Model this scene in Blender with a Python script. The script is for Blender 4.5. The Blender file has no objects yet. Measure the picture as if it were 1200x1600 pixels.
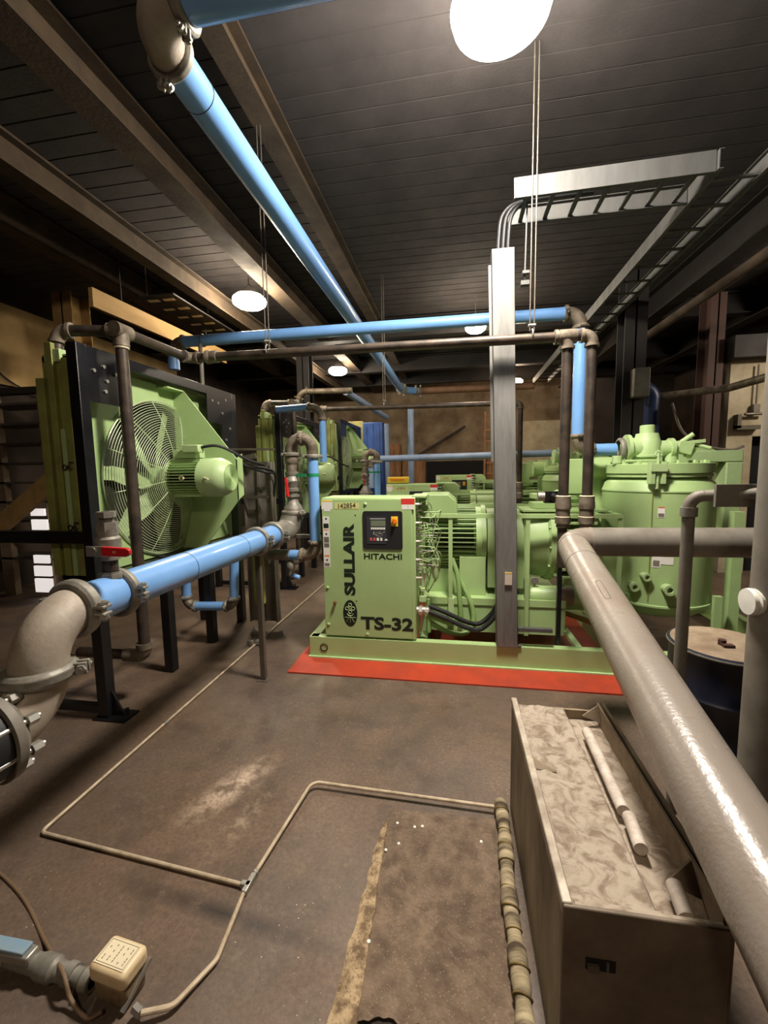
import bpy, bmesh, math, random
from mathutils import Vector, Matrix, Euler
random.seed(7)
PI = math.pi
SC = bpy.context.scene
COL = SC.collection

# ------------------------------------------------------------------ camera, world, exposure
CAM_H = 1.65
YAW, PIT, ROLL = math.radians(9.6), math.radians(5.8), math.radians(-0.95)
cd = bpy.data.cameras.new('camera'); cam = bpy.data.objects.new('camera', cd); COL.objects.link(cam)
cd.sensor_fit = 'HORIZONTAL'; cd.sensor_width = 36.0; cd.lens = 36.0 * 650 / 1200
cd.clip_start = 0.02; cd.clip_end = 80
RM = Matrix.Rotation(YAW, 4, 'Z') @ Matrix.Rotation(PI/2 - PIT, 4, 'X') @ Matrix.Rotation(ROLL, 4, 'Z')
cam.matrix_world = Matrix.Translation((0, 0, CAM_H)) @ RM
SC.camera = cam
w = bpy.data.worlds.new('world'); SC.world = w; w.use_nodes = True
w.node_tree.nodes['Background'].inputs[0].default_value = (0.8, 0.64, 0.46, 1)
w.node_tree.nodes['Background'].inputs[1].default_value = 0.10
SC.view_settings.view_transform = 'Standard'; SC.view_settings.look = 'None'
SC.view_settings.gamma = 1.0; SC.view_settings.use_curve_mapping = False
SC.view_settings.exposure = 0.35
LAMP_MAIN, LAMP_FAR = 280.0, 140.0

def at(u, v, X=None, Y=None, Z=None):
    """a point of the room read off a survey photo: along the ray of pixel (u,v) of a 1200x1600 frame"""
    d = RM.to_3x3() @ Vector(((u-600)/650, -(v-800)/650, -1))
    o = Vector((0, 0, CAM_H))
    t = X/d.x if X is not None else Y/d.y if Y is not None else (Z-CAM_H)/d.z
    return o + d*t

# ------------------------------------------------------------------ materials
def lin(c):
    return tuple((x/255/12.92 if x/255 <= .04045 else ((x/255+.055)/1.055)**2.4) for x in c) + (1,)
MATS = {}
def mat(name, rgb, rough=.5, metal=0., rgb2=None, scale=6., amt=.5, bump=0., bscale=40., emit=0., stretch=None, lo=.35, hi=.65, coat=0., spec=.5, specks=None, dist=0.):
    if name in MATS: return MATS[name]
    m = bpy.data.materials.new(name); m.use_nodes = True; nt = m.node_tree; N = nt.nodes; L = nt.links
    b = N['Principled BSDF']; b.inputs['Base Color'].default_value = lin(rgb)
    b.inputs['Roughness'].default_value = rough; b.inputs['Metallic'].default_value = metal
    b.inputs['Coat Weight'].default_value = coat; b.inputs['Specular IOR Level'].default_value = spec
    tc = N.new('ShaderNodeTexCoord'); src = tc.outputs['Object']
    if stretch:
        mp = N.new('ShaderNodeMapping'); mp.inputs['Scale'].default_value = stretch; L.new(src, mp.inputs[0]); src = mp.outputs[0]
    if rgb2:
        n = N.new('ShaderNodeTexNoise'); n.inputs['Scale'].default_value = scale; n.inputs['Detail'].default_value = 8; n.inputs['Roughness'].default_value = .62; n.inputs['Distortion'].default_value = dist
        L.new(src, n.inputs['Vector'])
        r = N.new('ShaderNodeMapRange'); r.inputs[1].default_value = lo; r.inputs[2].default_value = hi; r.inputs[4].default_value = amt
        L.new(n.outputs[0], r.inputs[0])
        mx = N.new('ShaderNodeMix'); mx.data_type = 'RGBA'; mx.inputs[6].default_value = lin(rgb); mx.inputs[7].default_value = lin(rgb2)
        L.new(r.outputs[0], mx.inputs[0]); L.new(mx.outputs[2], b.inputs['Base Color'])
        rr = N.new('ShaderNodeMapRange'); rr.inputs[3].default_value = rough; rr.inputs[4].default_value = min(1, rough+.25*amt); L.new(r.outputs[0], rr.inputs[0]); L.new(rr.outputs[0], b.inputs['Roughness'])
    if specks:
        vo = N.new('ShaderNodeTexVoronoi'); vo.inputs['Scale'].default_value = specks[0]; L.new(src, vo.inputs['Vector'])
        sr = N.new('ShaderNodeMapRange'); sr.inputs[1].default_value = specks[1]*.7; sr.inputs[2].default_value = specks[1]; sr.inputs[3].default_value = specks[3]; sr.inputs[4].default_value = 0; L.new(vo.outputs['Distance'], sr.inputs[0])
        ms = N.new('ShaderNodeMix'); ms.data_type = 'RGBA'; ms.inputs[7].default_value = lin(specks[2]); L.new(sr.outputs[0], ms.inputs[0])
        if b.inputs['Base Color'].is_linked: L.new(b.inputs['Base Color'].links[0].from_socket, ms.inputs[6])
        else: ms.inputs[6].default_value = lin(rgb)
        L.new(ms.outputs[2], b.inputs['Base Color'])
    if bump:
        n2 = N.new('ShaderNodeTexNoise'); n2.inputs['Scale'].default_value = bscale; n2.inputs['Detail'].default_value = 4; L.new(src, n2.inputs['Vector'])
        bp = N.new('ShaderNodeBump'); bp.inputs['Strength'].default_value = bump; bp.inputs['Distance'].default_value = .01; L.new(n2.outputs[0], bp.inputs['Height']); L.new(bp.outputs[0], b.inputs['Normal'])
    if emit:
        b.inputs['Emission Color'].default_value = lin(rgb); b.inputs['Emission Strength'].default_value = emit
    MATS[name] = m; return m

GREEN = mat('green_paint', (166, 193, 132), .42, 0, (146, 168, 112), 3, .45)
GREEN_D = mat('warm_lit_dusty_green', (148, 158, 84), .5, 0, (112, 108, 58), 5, .7)  # dusty green yellowed by warm lamp light mixed into the colour
GREEN_L = mat('pale_green_paint', (176, 200, 144), .45, 0, (152, 174, 120), 8, .4)
FIN_DARK = mat('fin_shadow_paint', (38, 42, 28), .8)
BLUE = mat('blue_coated_aluminium', (116, 162, 218), .3, .0, (100, 144, 200), 3, .5, coat=.3)
BLUE_D = mat('deep_blue_paint', (44, 88, 168), .45, 0, (38, 60, 104), 4, .5)
GALV = mat('galvanised_steel', (98, 97, 95), .6, .35, (74, 73, 71), 9, .6, stretch=(1, 1, .25))
ALU = mat('galvanised_tray', (136, 134, 130), .5, .45, (98, 96, 92), 7, .75, stretch=(2, 2, .3))
CAST = mat('cast_iron_coupling', (150, 146, 136), .5, .45, (96, 90, 80), 14, .7, bump=.15)
ELB = mat('dusty_grey_elbow', (168, 158, 146), .6, .2, (128, 108, 86), 5, .7, bump=.12, bscale=60)
RUSTY = mat('weathered_pipe_fitting', (138, 126, 110), .55, .4, (66, 54, 42), 10, .8, bump=.2)
BLACKP = mat('black_iron_pipe', (58, 52, 48), .42, .45, (100, 84, 70), 9, .6, bump=.12)
BLACK = mat('black_paint', (16, 16, 19), .3, .0, (34, 34, 36), 6, .4)
BLACKM = mat('black_rubber', (22, 22, 24), .6)
STEEL = mat('bright_steel', (176, 172, 164), .4, .75, (150, 146, 140), 20, .5)
GREYP = mat('grey_gloss_pipe_paint', (140, 130, 121), .27, 0, (118, 100, 84), 4, .7, bump=.12, bscale=90, lo=.45, hi=.75)
GREYM = mat('dull_grey_paint', (128, 122, 112), .55, .1, (92, 84, 74), 6, .7)
STRUT = mat('dull_steel_post', (112, 104, 94), .5, .5, (78, 70, 60), 8, .6)
CREAM = mat('cream_plastic', (224, 200, 160), .4, 0, (186, 158, 116), 12, .5)
CREAM_L = mat('cream_label', (226, 212, 180), .5)
RED = mat('red_handle', (196, 30, 36), .35, 0, (140, 22, 24), 10, .4)
REDF = mat('red_floor_paint', (186, 62, 36), .45, 0, (136, 50, 34), 2.5, .7, bump=.08)
WHITE = mat('white_label', (226, 224, 216), .5)
INK = mat('dark_ink', (22, 34, 22), .5)
YEL = mat('yellow_label', (232, 196, 60), .5)
TAPE = mat('masking_tape', (206, 200, 132), .6)
ORANGE = mat('orange_knob', (236, 124, 22), .4)
LCD = mat('lcd_glass', (112, 120, 98), .25)
REDL = mat('red_label', (206, 54, 50), .5)
PINK = mat('red_key', (200, 90, 84), .5)
NAVY = mat('navy_drum', (12, 16, 34), .35, 0, (30, 32, 44), 5, .6)
LID = mat('dusty_lid', (150, 132, 110), .75, 0, (104, 84, 64), 8, .8, bump=.25)
TAPEG = mat('green_tape', (24, 130, 84), .5)
WOOD = mat('old_timber', (150, 118, 66), .75, 0, (104, 78, 42), 4, .7, stretch=(1, .2, 1))
BEAM = mat('dirty_beam', (74, 58, 38), .8, 0, (48, 38, 30), 3, .8, bump=.2)
DECK = mat('sooty_ceiling_deck', (60, 54, 52), .9, 0, (44, 39, 37), 2, .9, bump=.2)
BEAMD = mat('dark_steel', (40, 35, 33), .6, .2, (30, 26, 24), 3, .7)  # darker steel for right-hand and rear beams, columns and rails
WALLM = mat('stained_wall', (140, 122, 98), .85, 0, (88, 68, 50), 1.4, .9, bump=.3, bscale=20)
WALLD = mat('dark_wall', (66, 54, 44), .9, 0, (38, 30, 26), 1.2, .9, bump=.3, bscale=20)  # darker brown wall tone
WALLC = mat('cream_block_wall', (196, 184, 158), .8, 0, (150, 134, 108), 2.2, .8, bump=.2, bscale=18)
PLY = mat('plywood_panel', (156, 112, 74), .7, 0, (96, 62, 38), 3, .8, stretch=(4, 4, .6))
DARK = mat('dark_void', (10, 9, 10), .9)
RUSTL = mat('rusty_ladder', (176, 122, 84), .6, .1, (120, 76, 50), 12, .6)
CLOTH = mat('dirty_wrapping_cloth', (176, 160, 128), .9, 0, (70, 56, 42), 16, 1., bump=.6, bscale=30, stretch=(.15, 1, .15), lo=.42, hi=.6)
BOARD = mat('glow_pane', (226, 218, 214), .7, emit=.75)  # emission added so the pale panes look bright
HOSEG = mat('green_painted_hose', (140, 172, 104), .5, 0, (116, 138, 84), 20, .5)
COPPER = mat('copper_tube', (150, 96, 60), .4, .6)

# concrete floor with stains
def floor_mat():
    m = bpy.data.materials.new('stained_concrete_floor'); m.use_nodes = True; nt = m.node_tree; N = nt.nodes; L = nt.links
    b = N['Principled BSDF']; tc = N.new('ShaderNodeNewGeometry'); src = tc.outputs['Position']
    def noise(s, d=8, r=.6, st=None):
        n = N.new('ShaderNodeTexNoise'); n.inputs['Scale'].default_value = s; n.inputs['Detail'].default_value = d; n.inputs['Roughness'].default_value = r
        v = src
        if st:
            mp = N.new('ShaderNodeMapping'); mp.inputs['Scale'].default_value = st; mp.inputs['Rotation'].default_value = (0, 0, .5); L.new(src, mp.inputs[0]); v = mp.outputs[0]
        L.new(v, n.inputs['Vector']); return n.outputs[0]
    def rng(x, a, c, lo=0, hi=1):
        r = N.new('ShaderNodeMapRange'); r.inputs[1].default_value = a; r.inputs[2].default_value = c; r.inputs[3].default_value = lo; r.inputs[4].default_value = hi; L.new(x, r.inputs[0]); return r.outputs[0]
    def mix(f, a, c):
        x = N.new('ShaderNodeMix'); x.data_type = 'RGBA'; L.new(f, x.inputs[0])
        for i, k in ((6, a), (7, c)):
            if isinstance(k, tuple): x.inputs[i].default_value = lin(k)
            else: L.new(k, x.inputs[i])
        return x.outputs[2]
    def mul(a, c):
        x = N.new('ShaderNodeMath'); x.operation = 'MULTIPLY'; L.new(a, x.inputs[0])
        if isinstance(c, (int, float)): x.inputs[1].default_value = c
        else: L.new(c, x.inputs[1])
        return x.outputs[0]
    def spot(px, py, rad, ang=0., sx=1., sy=1.):
        mp = N.new('ShaderNodeMapping'); mp.vector_type = 'TEXTURE'; mp.inputs['Location'].default_value = (px, py, 0); mp.inputs['Rotation'].default_value = (0, 0, ang); mp.inputs['Scale'].default_value = (sx, sy, 1)
        L.new(src, mp.inputs[0]); ln = N.new('ShaderNodeVectorMath'); ln.operation = 'LENGTH'; L.new(mp.outputs[0], ln.inputs[0])
        return rng(ln.outputs['Value'], 0, rad, 1, 0)
    c = mix(rng(noise(.9), .38, .62), (114, 92, 74), (94, 80, 70))
    c = mix(rng(noise(4.5), .5, .75, 0, .7), c, (64, 52, 43))
    c = mix(rng(noise(2.2, 8, .7, (1, .35, 1)), .56, .75, 0, .6), c, (128, 106, 84))
    c = mix(mul(spot(-1.15, 1.87, .34, 1.1, 1.0, .35), rng(noise(11), .4, .56)), c, (204, 180, 156))
    c = mix(mul(spot(-1.0, 1.66, .3, 1.3, 1.0, .25), rng(noise(14), .45, .6)), c, (160, 138, 116))
    c = mix(mul(spot(-2.1, 3.0, 1.2, 1.45, 1.0, .2), rng(noise(5), .35, .6, 0, .8)), c, (150, 130, 108))
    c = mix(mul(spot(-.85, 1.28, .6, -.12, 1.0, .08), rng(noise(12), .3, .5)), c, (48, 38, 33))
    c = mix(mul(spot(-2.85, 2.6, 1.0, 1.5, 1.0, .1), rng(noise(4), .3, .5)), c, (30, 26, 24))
    c = mix(mul(spot(-.5, 2.45, .7, .1, 1.0, .5), rng(noise(3), .35, .6, 0, .7)), c, (72, 68, 66))
    c = mix(rng(noise(55, 4, .7), .42, .62, 0, .4), c, (60, 50, 43))
    c = mix(rng(noise(17, 8, .75), .55, .72, 0, .5), c, (134, 116, 98))
    vo = N.new('ShaderNodeTexVoronoi'); vo.inputs['Scale'].default_value = 38; L.new(src, vo.inputs['Vector'])
    sp = mul(rng(vo.outputs['Distance'], .06, .1, 1, 0), rng(noise(2.7), .5, .6))
    c = mix(mul(sp, .9), c, (214, 200, 180))
    L.new(c, b.inputs['Base Color'])
    L.new(rng(noise(3.2), .35, .65, .42, .72), b.inputs['Roughness'])
    bp = N.new('ShaderNodeBump'); bp.inputs['Strength'].default_value = .35; bp.inputs['Distance'].default_value = .006; L.new(noise(40), bp.inputs['Height']); L.new(bp.outputs[0], b.inputs['Normal'])
    return m
FLOORM = floor_mat()

# ------------------------------------------------------------------ mesh builder
class MB:
    def __init__(s): s.v = []; s.f = []
    def add(s, vs, fs):
        o = len(s.v); s.v += [Vector(v) for v in vs]; s.f += [tuple(i+o for i in f) for f in fs]; return s
    def box(s, a, b, M=None):
        x0, y0, z0 = a; x1, y1, z1 = b
        vs = [Vector(p) for p in ((x0,y0,z0),(x1,y0,z0),(x1,y1,z0),(x0,y1,z0),(x0,y0,z1),(x1,y0,z1),(x1,y1,z1),(x0,y1,z1))]
        if M: vs = [M @ v for v in vs]
        return s.add(vs, [(3,2,1,0),(4,5,6,7),(0,1,5,4),(1,2,6,5),(2,3,7,6),(3,0,4,7)])
    def cbox(s, c, d, rot=None):
        M = Matrix.Translation(c) @ (rot.to_4x4() if rot else Matrix())
        return s.box([-x/2 for x in d], [x/2 for x in d], M)
    def bar(s, p, q, w, h, up=(0,0,1)):
        p, q = Vector(p), Vector(q); d = q-p; L = d.length; d.normalize(); up = Vector(up)
        if abs(d.dot(up)) > .98: up = Vector((0,1,0))
        x = d.cross(up).normalized(); z = x.cross(d)
        M = Matrix((x, d, z)).transposed().to_4x4(); M.translation = p
        return s.box((-w/2, 0, -h/2), (w/2, L, h/2), M)
    def tube(s, path, r, n=12, caps=True, closed=False):
        path = [Vector(p) for p in path]; m = len(path); rs = r if isinstance(r, (list, tuple)) else [r]*m
        vs = []; fs = []; t0 = (path[1]-path[0]).normalized()
        a = Vector((0,0,1)) if abs(t0.z) < .9 else Vector((0,1,0)); u = t0.cross(a).normalized()
        for i in range(m):
            if closed: t = (path[(i+1) % m]-path[i-1]).normalized()
            elif i == 0: t = t0
            elif i == m-1: t = (path[i]-path[i-1]).normalized()
            else:
                t = ((path[i+1]-path[i]).normalized()+(path[i]-path[i-1]).normalized())
                t = t.normalized() if t.length > 1e-6 else (path[i+1]-path[i]).normalized()
            u = (u - t*u.dot(t)).normalized(); w2 = t.cross(u)
            for k in range(n):
                an = 2*PI*k/n; vs.append(path[i] + (u*math.cos(an)+w2*math.sin(an))*rs[i])
        for i in range(m if closed else m-1):
            j = (i+1) % m
            for k in range(n):
                l = (k+1) % n; fs.append((i*n+k, i*n+l, j*n+l, j*n+k))
        if caps and not closed: fs += [tuple(range(n))[::-1], tuple(range((m-1)*n, m*n))]
        return s.add(vs, fs)
    def cyl(s, p, q, r, n=24, r2=None, caps=True):
        return s.tube([p, q], [r, r if r2 is None else r2], n, caps)
    def lathe(s, o, ax, prof, n=32):
        """prof: (distance along axis, radius)"""
        o = Vector(o); t = Vector(ax).normalized(); a = Vector((0,0,1)) if abs(t.z) < .9 else Vector((0,1,0)); u = t.cross(a).normalized(); w2 = t.cross(u)
        vs = []; fs = []
        for (d, r) in prof:
            for k in range(n):
                an = 2*PI*k/n; vs.append(o + t*d + (u*math.cos(an)+w2*math.sin(an))*max(r, 1e-4))
        for i in range(len(prof)-1):
            for k in range(n):
                l = (k+1) % n; fs.append((i*n+k, i*n+l, (i+1)*n+l, (i+1)*n+k))
        return s.add(vs, fs)
    def ring(s, c, ax, R, r, n=48, m=6):
        t = Vector(ax).normalized(); a = Vector((0,0,1)) if abs(t.z) < .9 else Vector((0,1,0)); u = t.cross(a).normalized(); w2 = t.cross(u); c = Vector(c)
        return s.tube([c + (u*math.cos(2*PI*k/n)+w2*math.sin(2*PI*k/n))*R for k in range(n)], r, m, closed=True)
    def prism(s, pts, ext):
        """planar polygon pts extruded by vector ext"""
        pts = [Vector(p) for p in pts]; e = Vector(ext); n = len(pts)
        return s.add(pts+[p+e for p in pts], [tuple(range(n))[::-1], tuple(range(n, 2*n))] + [(i, (i+1) % n, n+(i+1) % n, n+i) for i in range(n)])
    def hexn(s, p, q, r): return s.cyl(p, q, r, 6)
    def build(s, name, m, parent=None, bevel=0., ang=35, bseg=2):
        me = bpy.data.meshes.new(name)
        if parent is None:
            lo = Vector([min(v[i] for v in s.v) for i in range(3)]); hi = Vector([max(v[i] for v in s.v) for i in range(3)]); org = Vector(((lo.x+hi.x)/2, (lo.y+hi.y)/2, lo.z))
        else: org = Vector(parent['_o'])
        me.from_pydata([tuple(v-org) for v in s.v], [], s.f)
        bm = bmesh.new(); bm.from_mesh(me); bmesh.ops.recalc_face_normals(bm, faces=bm.faces)
        bm.to_mesh(me); bm.free()
        for p in me.polygons: p.use_smooth = True
        me.set_sharp_from_angle(angle=math.radians(ang))
        me.materials.append(m)
        o = bpy.data.objects.new(name, me); COL.objects.link(o); o['_o'] = list(org)
        if parent is not None: o.parent = parent
        else: o.location = org
        if bevel:
            b = o.modifiers.new('bevel', 'BEVEL'); b.width = bevel; b.segments = bseg; b.limit_method = 'ANGLE'; b.angle_limit = math.radians(40)
        return o

def tag(o, label=None, cat=None, group=None, kind=None):
    if label: o['label'] = label
    if cat: o['category'] = cat
    if group: o['group'] = group
    if kind: o['kind'] = kind
    return o
def thing(name, label, cat, loc=(0,0,0), group=None):
    o = bpy.data.objects.new(name, None); COL.objects.link(o); o.location = loc; o['_o'] = list(loc); o.empty_display_size = .05
    return tag(o, label, cat, group)
def struct(name, mb, m, **k): return tag(mb.build(name, m, **k), kind='structure')
def copy_tree(o, parent=None):
    c = o.copy(); COL.objects.link(c)
    if parent is not None: c.parent = parent
    for ch in list(o.children): copy_tree(ch, c)
    return c
def dup(o, off, label, cat=None):
    c = copy_tree(o); c.location = Vector(o.location)+Vector(off); c['label'] = label
    return c

def fillet(pts, r, n=8):
    pts = [Vector(p) for p in pts]; out = [pts[0]]
    for i in range(1, len(pts)-1):
        a = (pts[i-1]-pts[i]).normalized(); b = (pts[i+1]-pts[i]).normalized()
        ang = a.angle(b)
        if ang > 3.1: continue
        rr = r
        t = rr/math.tan(ang/2); lim = .49*min((pts[i-1]-pts[i]).length, (pts[i+1]-pts[i]).length)
        if len(pts) > 3 and t > lim: t = lim; rr = t*math.tan(ang/2)
        bis = (a+b).normalized(); c = pts[i] + bis*(rr/math.sin(ang/2))
        v0 = pts[i]+a*t-c; v1 = pts[i]+b*t-c; th = v0.angle(v1); ax = v0.cross(v1).normalized()
        for k in range(n+1): out.append(c + Matrix.Rotation(th*k/n, 3, ax) @ v0)
    out.append(pts[-1]); return out
def spline(pts, n=8):
    P = [Vector(p) for p in pts]; P = [P[0]*2-P[1]] + P + [P[-1]*2-P[-2]]; out = []
    for i in range(1, len(P)-2):
        for k in range(n):
            t = k/n; a, b, c, d = P[i-1:i+3]
            out.append(.5*((2*b)+(c-a)*t+(2*a-5*b+4*c-d)*t*t+(3*b-a-3*c+d)*t**3))
    out.append(P[-2]); return out

def coupling(root, c, ax, R, m=CAST, bolts=False, side=(1,0,0), name='coupling', wd=None):
    """two-piece bolted ring clamp round a pipe"""
    c = Vector(c); ax = Vector(ax).normalized(); wd = wd or max(.035, R*.55)
    b = MB(); b.lathe(c-ax*wd/2, ax, [(0, R), (0, R*1.16), (wd*.25, R*1.3), (wd*.75, R*1.3), (wd, R*1.16), (wd, R)], 36)
    sd = Vector(side); sd = (sd-ax*sd.dot(ax)).normalized(); up = ax.cross(sd)
    for s in (1, -1):
        for t in (1, -1):
            b.bar(c+sd*s*R*1.2+up*t*R*.16, c+sd*s*R*1.68+up*t*R*.16, wd*.8, R*.14, up=up)
    o = b.build(name, m, root, bevel=.003)
    for s in (1, -1):
        k = MB(); p = c+sd*s*R*1.5; k.cyl(p-up*R*.42, p+up*R*.5, R*.1, 10); k.hexn(p+up*R*.22, p+up*R*.38, R*.2); k.hexn(p-up*R*.38, p-up*R*.24, R*.2)
        if bolts: k.build('bolt', STEEL, o)
        else: k.build('bolt', m, o)
    return o

def run(name, label, cat, pts, R, mp, me=None, er=None, clamp=None, group=None, side=(1,0,0), bolts=False, thread=False, root=None, endclamp=(False, False)):
    """pipe run: straight sections, swept elbows, clamps or threaded collars where they meet"""
    pts = [Vector(p) for p in pts]; me = me or mp; er = er or R*2.6
    if root is None: root = thing(name, label, cat, tuple(pts[0]), group)
    prev = pts[0]
    for i in range(1, len(pts)):
        if i < len(pts)-1:
            a = (pts[i-1]-pts[i]).normalized(); b = (pts[i+1]-pts[i]).normalized(); ang = a.angle(b); t = er/math.tan(ang/2)
            t = min(t, .48*min((pts[i-1]-pts[i]).length, (pts[i+1]-pts[i]).length)); p0 = pts[i]+a*t; p1 = pts[i]+b*t
            arc = fillet([p0, pts[i], p1], t*math.tan(ang/2), 12)[1:-1]
            if thread:
                e = MB(); e.tube(arc, R*1.2, 20)
                e.cyl(p0-b*0-a*.0, p0+a*R*.55, R*1.42, 20); e.cyl(p1, p1+b*R*.55, R*1.42, 20)
            else:
                e = MB(); e.tube(arc, R*1.03, 24)
            e.build('elbow', me, root)
            if clamp:
                coupling(root, p0, a, R, clamp, bolts, side); coupling(root, p1, b, R, clamp, bolts, side)
        else: p0 = pts[i]; p1 = None
        if (p0-prev).length > .01: MB().cyl(prev, p0, R, 24).build('pipe_section', mp, root)
        prev = p1
    if endclamp[0]: coupling(root, pts[0], pts[1]-pts[0], R, clamp or CAST, bolts, side)
    if endclamp[1]: coupling(root, pts[-1], pts[-1]-pts[-2], R, clamp or CAST, bolts, side)
    return root
def loop(mb, pts, r, n=8): return mb.tube(spline(pts), r, n)

_fc = {}
def text(root, name, s, m, box, org, ex, ey, bold=.0, thick=.0015):
    """lettering fitted to box (w,h) with origin org, reading along ex, up along ey"""
    cu = bpy.data.curves.new('t', 'FONT'); cu.body = s; cu.size = 1; cu.offset = bold; cu.extrude = .001; cu.resolution_u = 3
    ob = bpy.data.objects.new('t', cu); COL.objects.link(ob); dg = bpy.context.evaluated_depsgraph_get()
    me = bpy.data.meshes.new_from_object(ob.evaluated_get(dg)); bpy.data.objects.remove(ob)
    xs = [v.co.x for v in me.vertices]; ys = [v.co.y for v in me.vertices]; x0, x1, y0, y1 = min(xs), max(xs), min(ys), max(ys)
    ex = Vector(ex).normalized(); ey = Vector(ey).normalized(); nz = ex.cross(ey); org = Vector(org)
    b = MB(); vs = [org + ex*((v.co.x-x0)/(x1-x0)*box[0]) + ey*((v.co.y-y0)/(y1-y0)*box[1]) + nz*(thick if v.co.z > 0 else 0) for v in me.vertices]
    b.add(vs, [tuple(p.vertices) for p in me.polygons])
    return b.build(name, m, root)

# ================================================================== THE SETTING
XL, XR, YB, YF, ZC = -6.4, 6.2, 14.0, -2.6, 4.55
struct('floor', MB().box((XL, YF, -.2), (XR, YB, 0)), FLOORM)
struct('wall_back', MB().box((XL, YB, 0), (XR, YB+.2, ZC)), WALLM)
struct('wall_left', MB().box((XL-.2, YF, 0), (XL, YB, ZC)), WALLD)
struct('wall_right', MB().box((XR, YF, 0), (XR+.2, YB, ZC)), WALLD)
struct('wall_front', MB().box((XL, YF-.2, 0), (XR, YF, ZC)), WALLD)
# ceiling deck: ribbed planks across the room
b = MB(); b.box((XL, YF, ZC), (XR, YB, ZC+.15))
y = YF
while y < YB:
    b.box((XL, y, ZC-.006), (XR, y+.185, ZC)); y += .2
struct('ceiling', b, DECK)
# steel joists running away from the camera
def ibeam(a, c, wdt, h, m=BEAM, n='trim'):
    a = Vector(a); c = Vector(c); d = (c-a).normalized(); q = MB()
    q.bar(a, c, wdt, .02); q.bar(a+Vector((0,0,h)), c+Vector((0,0,h)), wdt, .02); q.bar(a+Vector((0,0,h/2)), c+Vector((0,0,h/2)), .014, h)
    return struct(n, q, m)
tn = 0
for x, z, wdt, h in ((-4.6, 4.2, .2, .3), (-3.36, 3.98, .16, .22), (-2.5, 4.2, .24, .26), (-1.45, 4.32, .17, .2), (3.3, 4.1, .22, .4), (5.0, 4.1, .22, .4)):
    tn += 1; ibeam((x, YF, z), (x, YB, z), wdt, h, m=BEAMD if x > 3 else BEAM, n='trim_%d' % tn)  # right-hand joists take the darker steel
for yy in (8.2, 10.9, 12.6):
    tn += 1; ibeam((XL, yy, 4.16), (XR, yy, 4.16), .2, .34, m=BEAMD, n='trim_%d' % tn)
# right-hand cream block wall with a dark doorway
b = MB()
b.box((3.98, 7, 0), (4.32, 7.25, 3.15)); b.box((4.32, 7, 2.05), (XR, 7.25, 3.15)); b.box((5.3, 7, 0), (XR, 7.25, 2.05))
struct('wall_partition', b, WALLC)
struct('door_1', MB().box((4.32, 7.16, 0), (5.3, 7.22, 2.05)), DARK)
struct('trim_lintel', MB().box((3.9, 6.8, 3.15), (XR, 7.3, 3.45)), BEAMD)
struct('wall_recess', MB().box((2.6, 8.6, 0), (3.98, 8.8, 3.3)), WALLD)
# rear plywood sheets and an opening in the rear wall
tag(MB().box((-3.2, 13.9, 0), (-1.75, 13.995, 2.5)).build('plywood_sheet', PLY), 'brown plywood sheet on rear wall, left of dark opening', 'plywood sheet')
tag(MB().box((-1.7, 13.88, 0), (-.95, 13.995, 2.0)).build('plywood_sheet', PLY), 'narrow brown plywood sheet on rear wall beside dark opening', 'plywood sheet')
struct('door_2', MB().box((-.9, 13.93, 0), (1.0, 13.99, 1.9)), DARK)
tag(MB().box((1.05, 13.88, 0), (1.9, 13.995, 2.1)).build('plywood_sheet', PLY), 'orange brown plywood sheet on rear wall, right of dark opening behind ladder', 'plywood sheet')
for o_ in COL.objects:
    if o_.name.startswith('plywood_sheet'): o_['group'] = 'plywood sheets on the rear wall'
tag(MB().bar((-1.2, 13.82, 2.1), (.35, 13.82, 3.0), .05, .16, up=(0,1,0)).build('diagonal_brace', BEAMD), 'dark diagonal steel brace against the rear wall above the opening', 'brace')
tag(MB().box((2.0, 13.86, 1.5), (3.9, 13.995, 3.1)).build('lit_wall_patch', WALLC), 'pale panel painting a lamp-lit patch of the rear wall right of the aluminium channel', 'panel')  # paler sheet paints the lamp-lit part of the rear wall

# red painted floor strip under the machine
struct('floor_red_paint', MB().box((-1.35, 3.09, 0), (1.36, 5.3, .012)), REDF)
# columns
def column(name, x, yv, wd, dp, z1, m, label):
    q = MB(); q.box((x-wd/2, yv-dp/2, 0), (x+wd/2, yv-dp/2+.015, z1)); q.box((x-wd/2, yv+dp/2-.015, 0), (x+wd/2, yv+dp/2, z1)); q.box((x-.01, yv-dp/2, 0), (x+.01, yv+dp/2, z1))
    tag(q.build(name, m), label, 'column')
column('steel_column', 2.25, 6.0, .26, .26, 4.1, BEAMD, 'dark steel column rising behind the vertical black pipes')
column('steel_column', -2.95, 8.2, .25, .25, 4.1, BEAMD, 'dark steel column at left behind the fan cooler nearest the rear')
column('steel_column', 3.75, 7.1, .2, .3, 4.1, mat('red_brown_steel', (74, 50, 42), .7), 'reddish brown steel column at the edge of the cream wall')
column('steel_column', -5.2, 5.2, .3, .3, 4.1, WOOD, 'tan column at far left beyond the steel rack')

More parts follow.
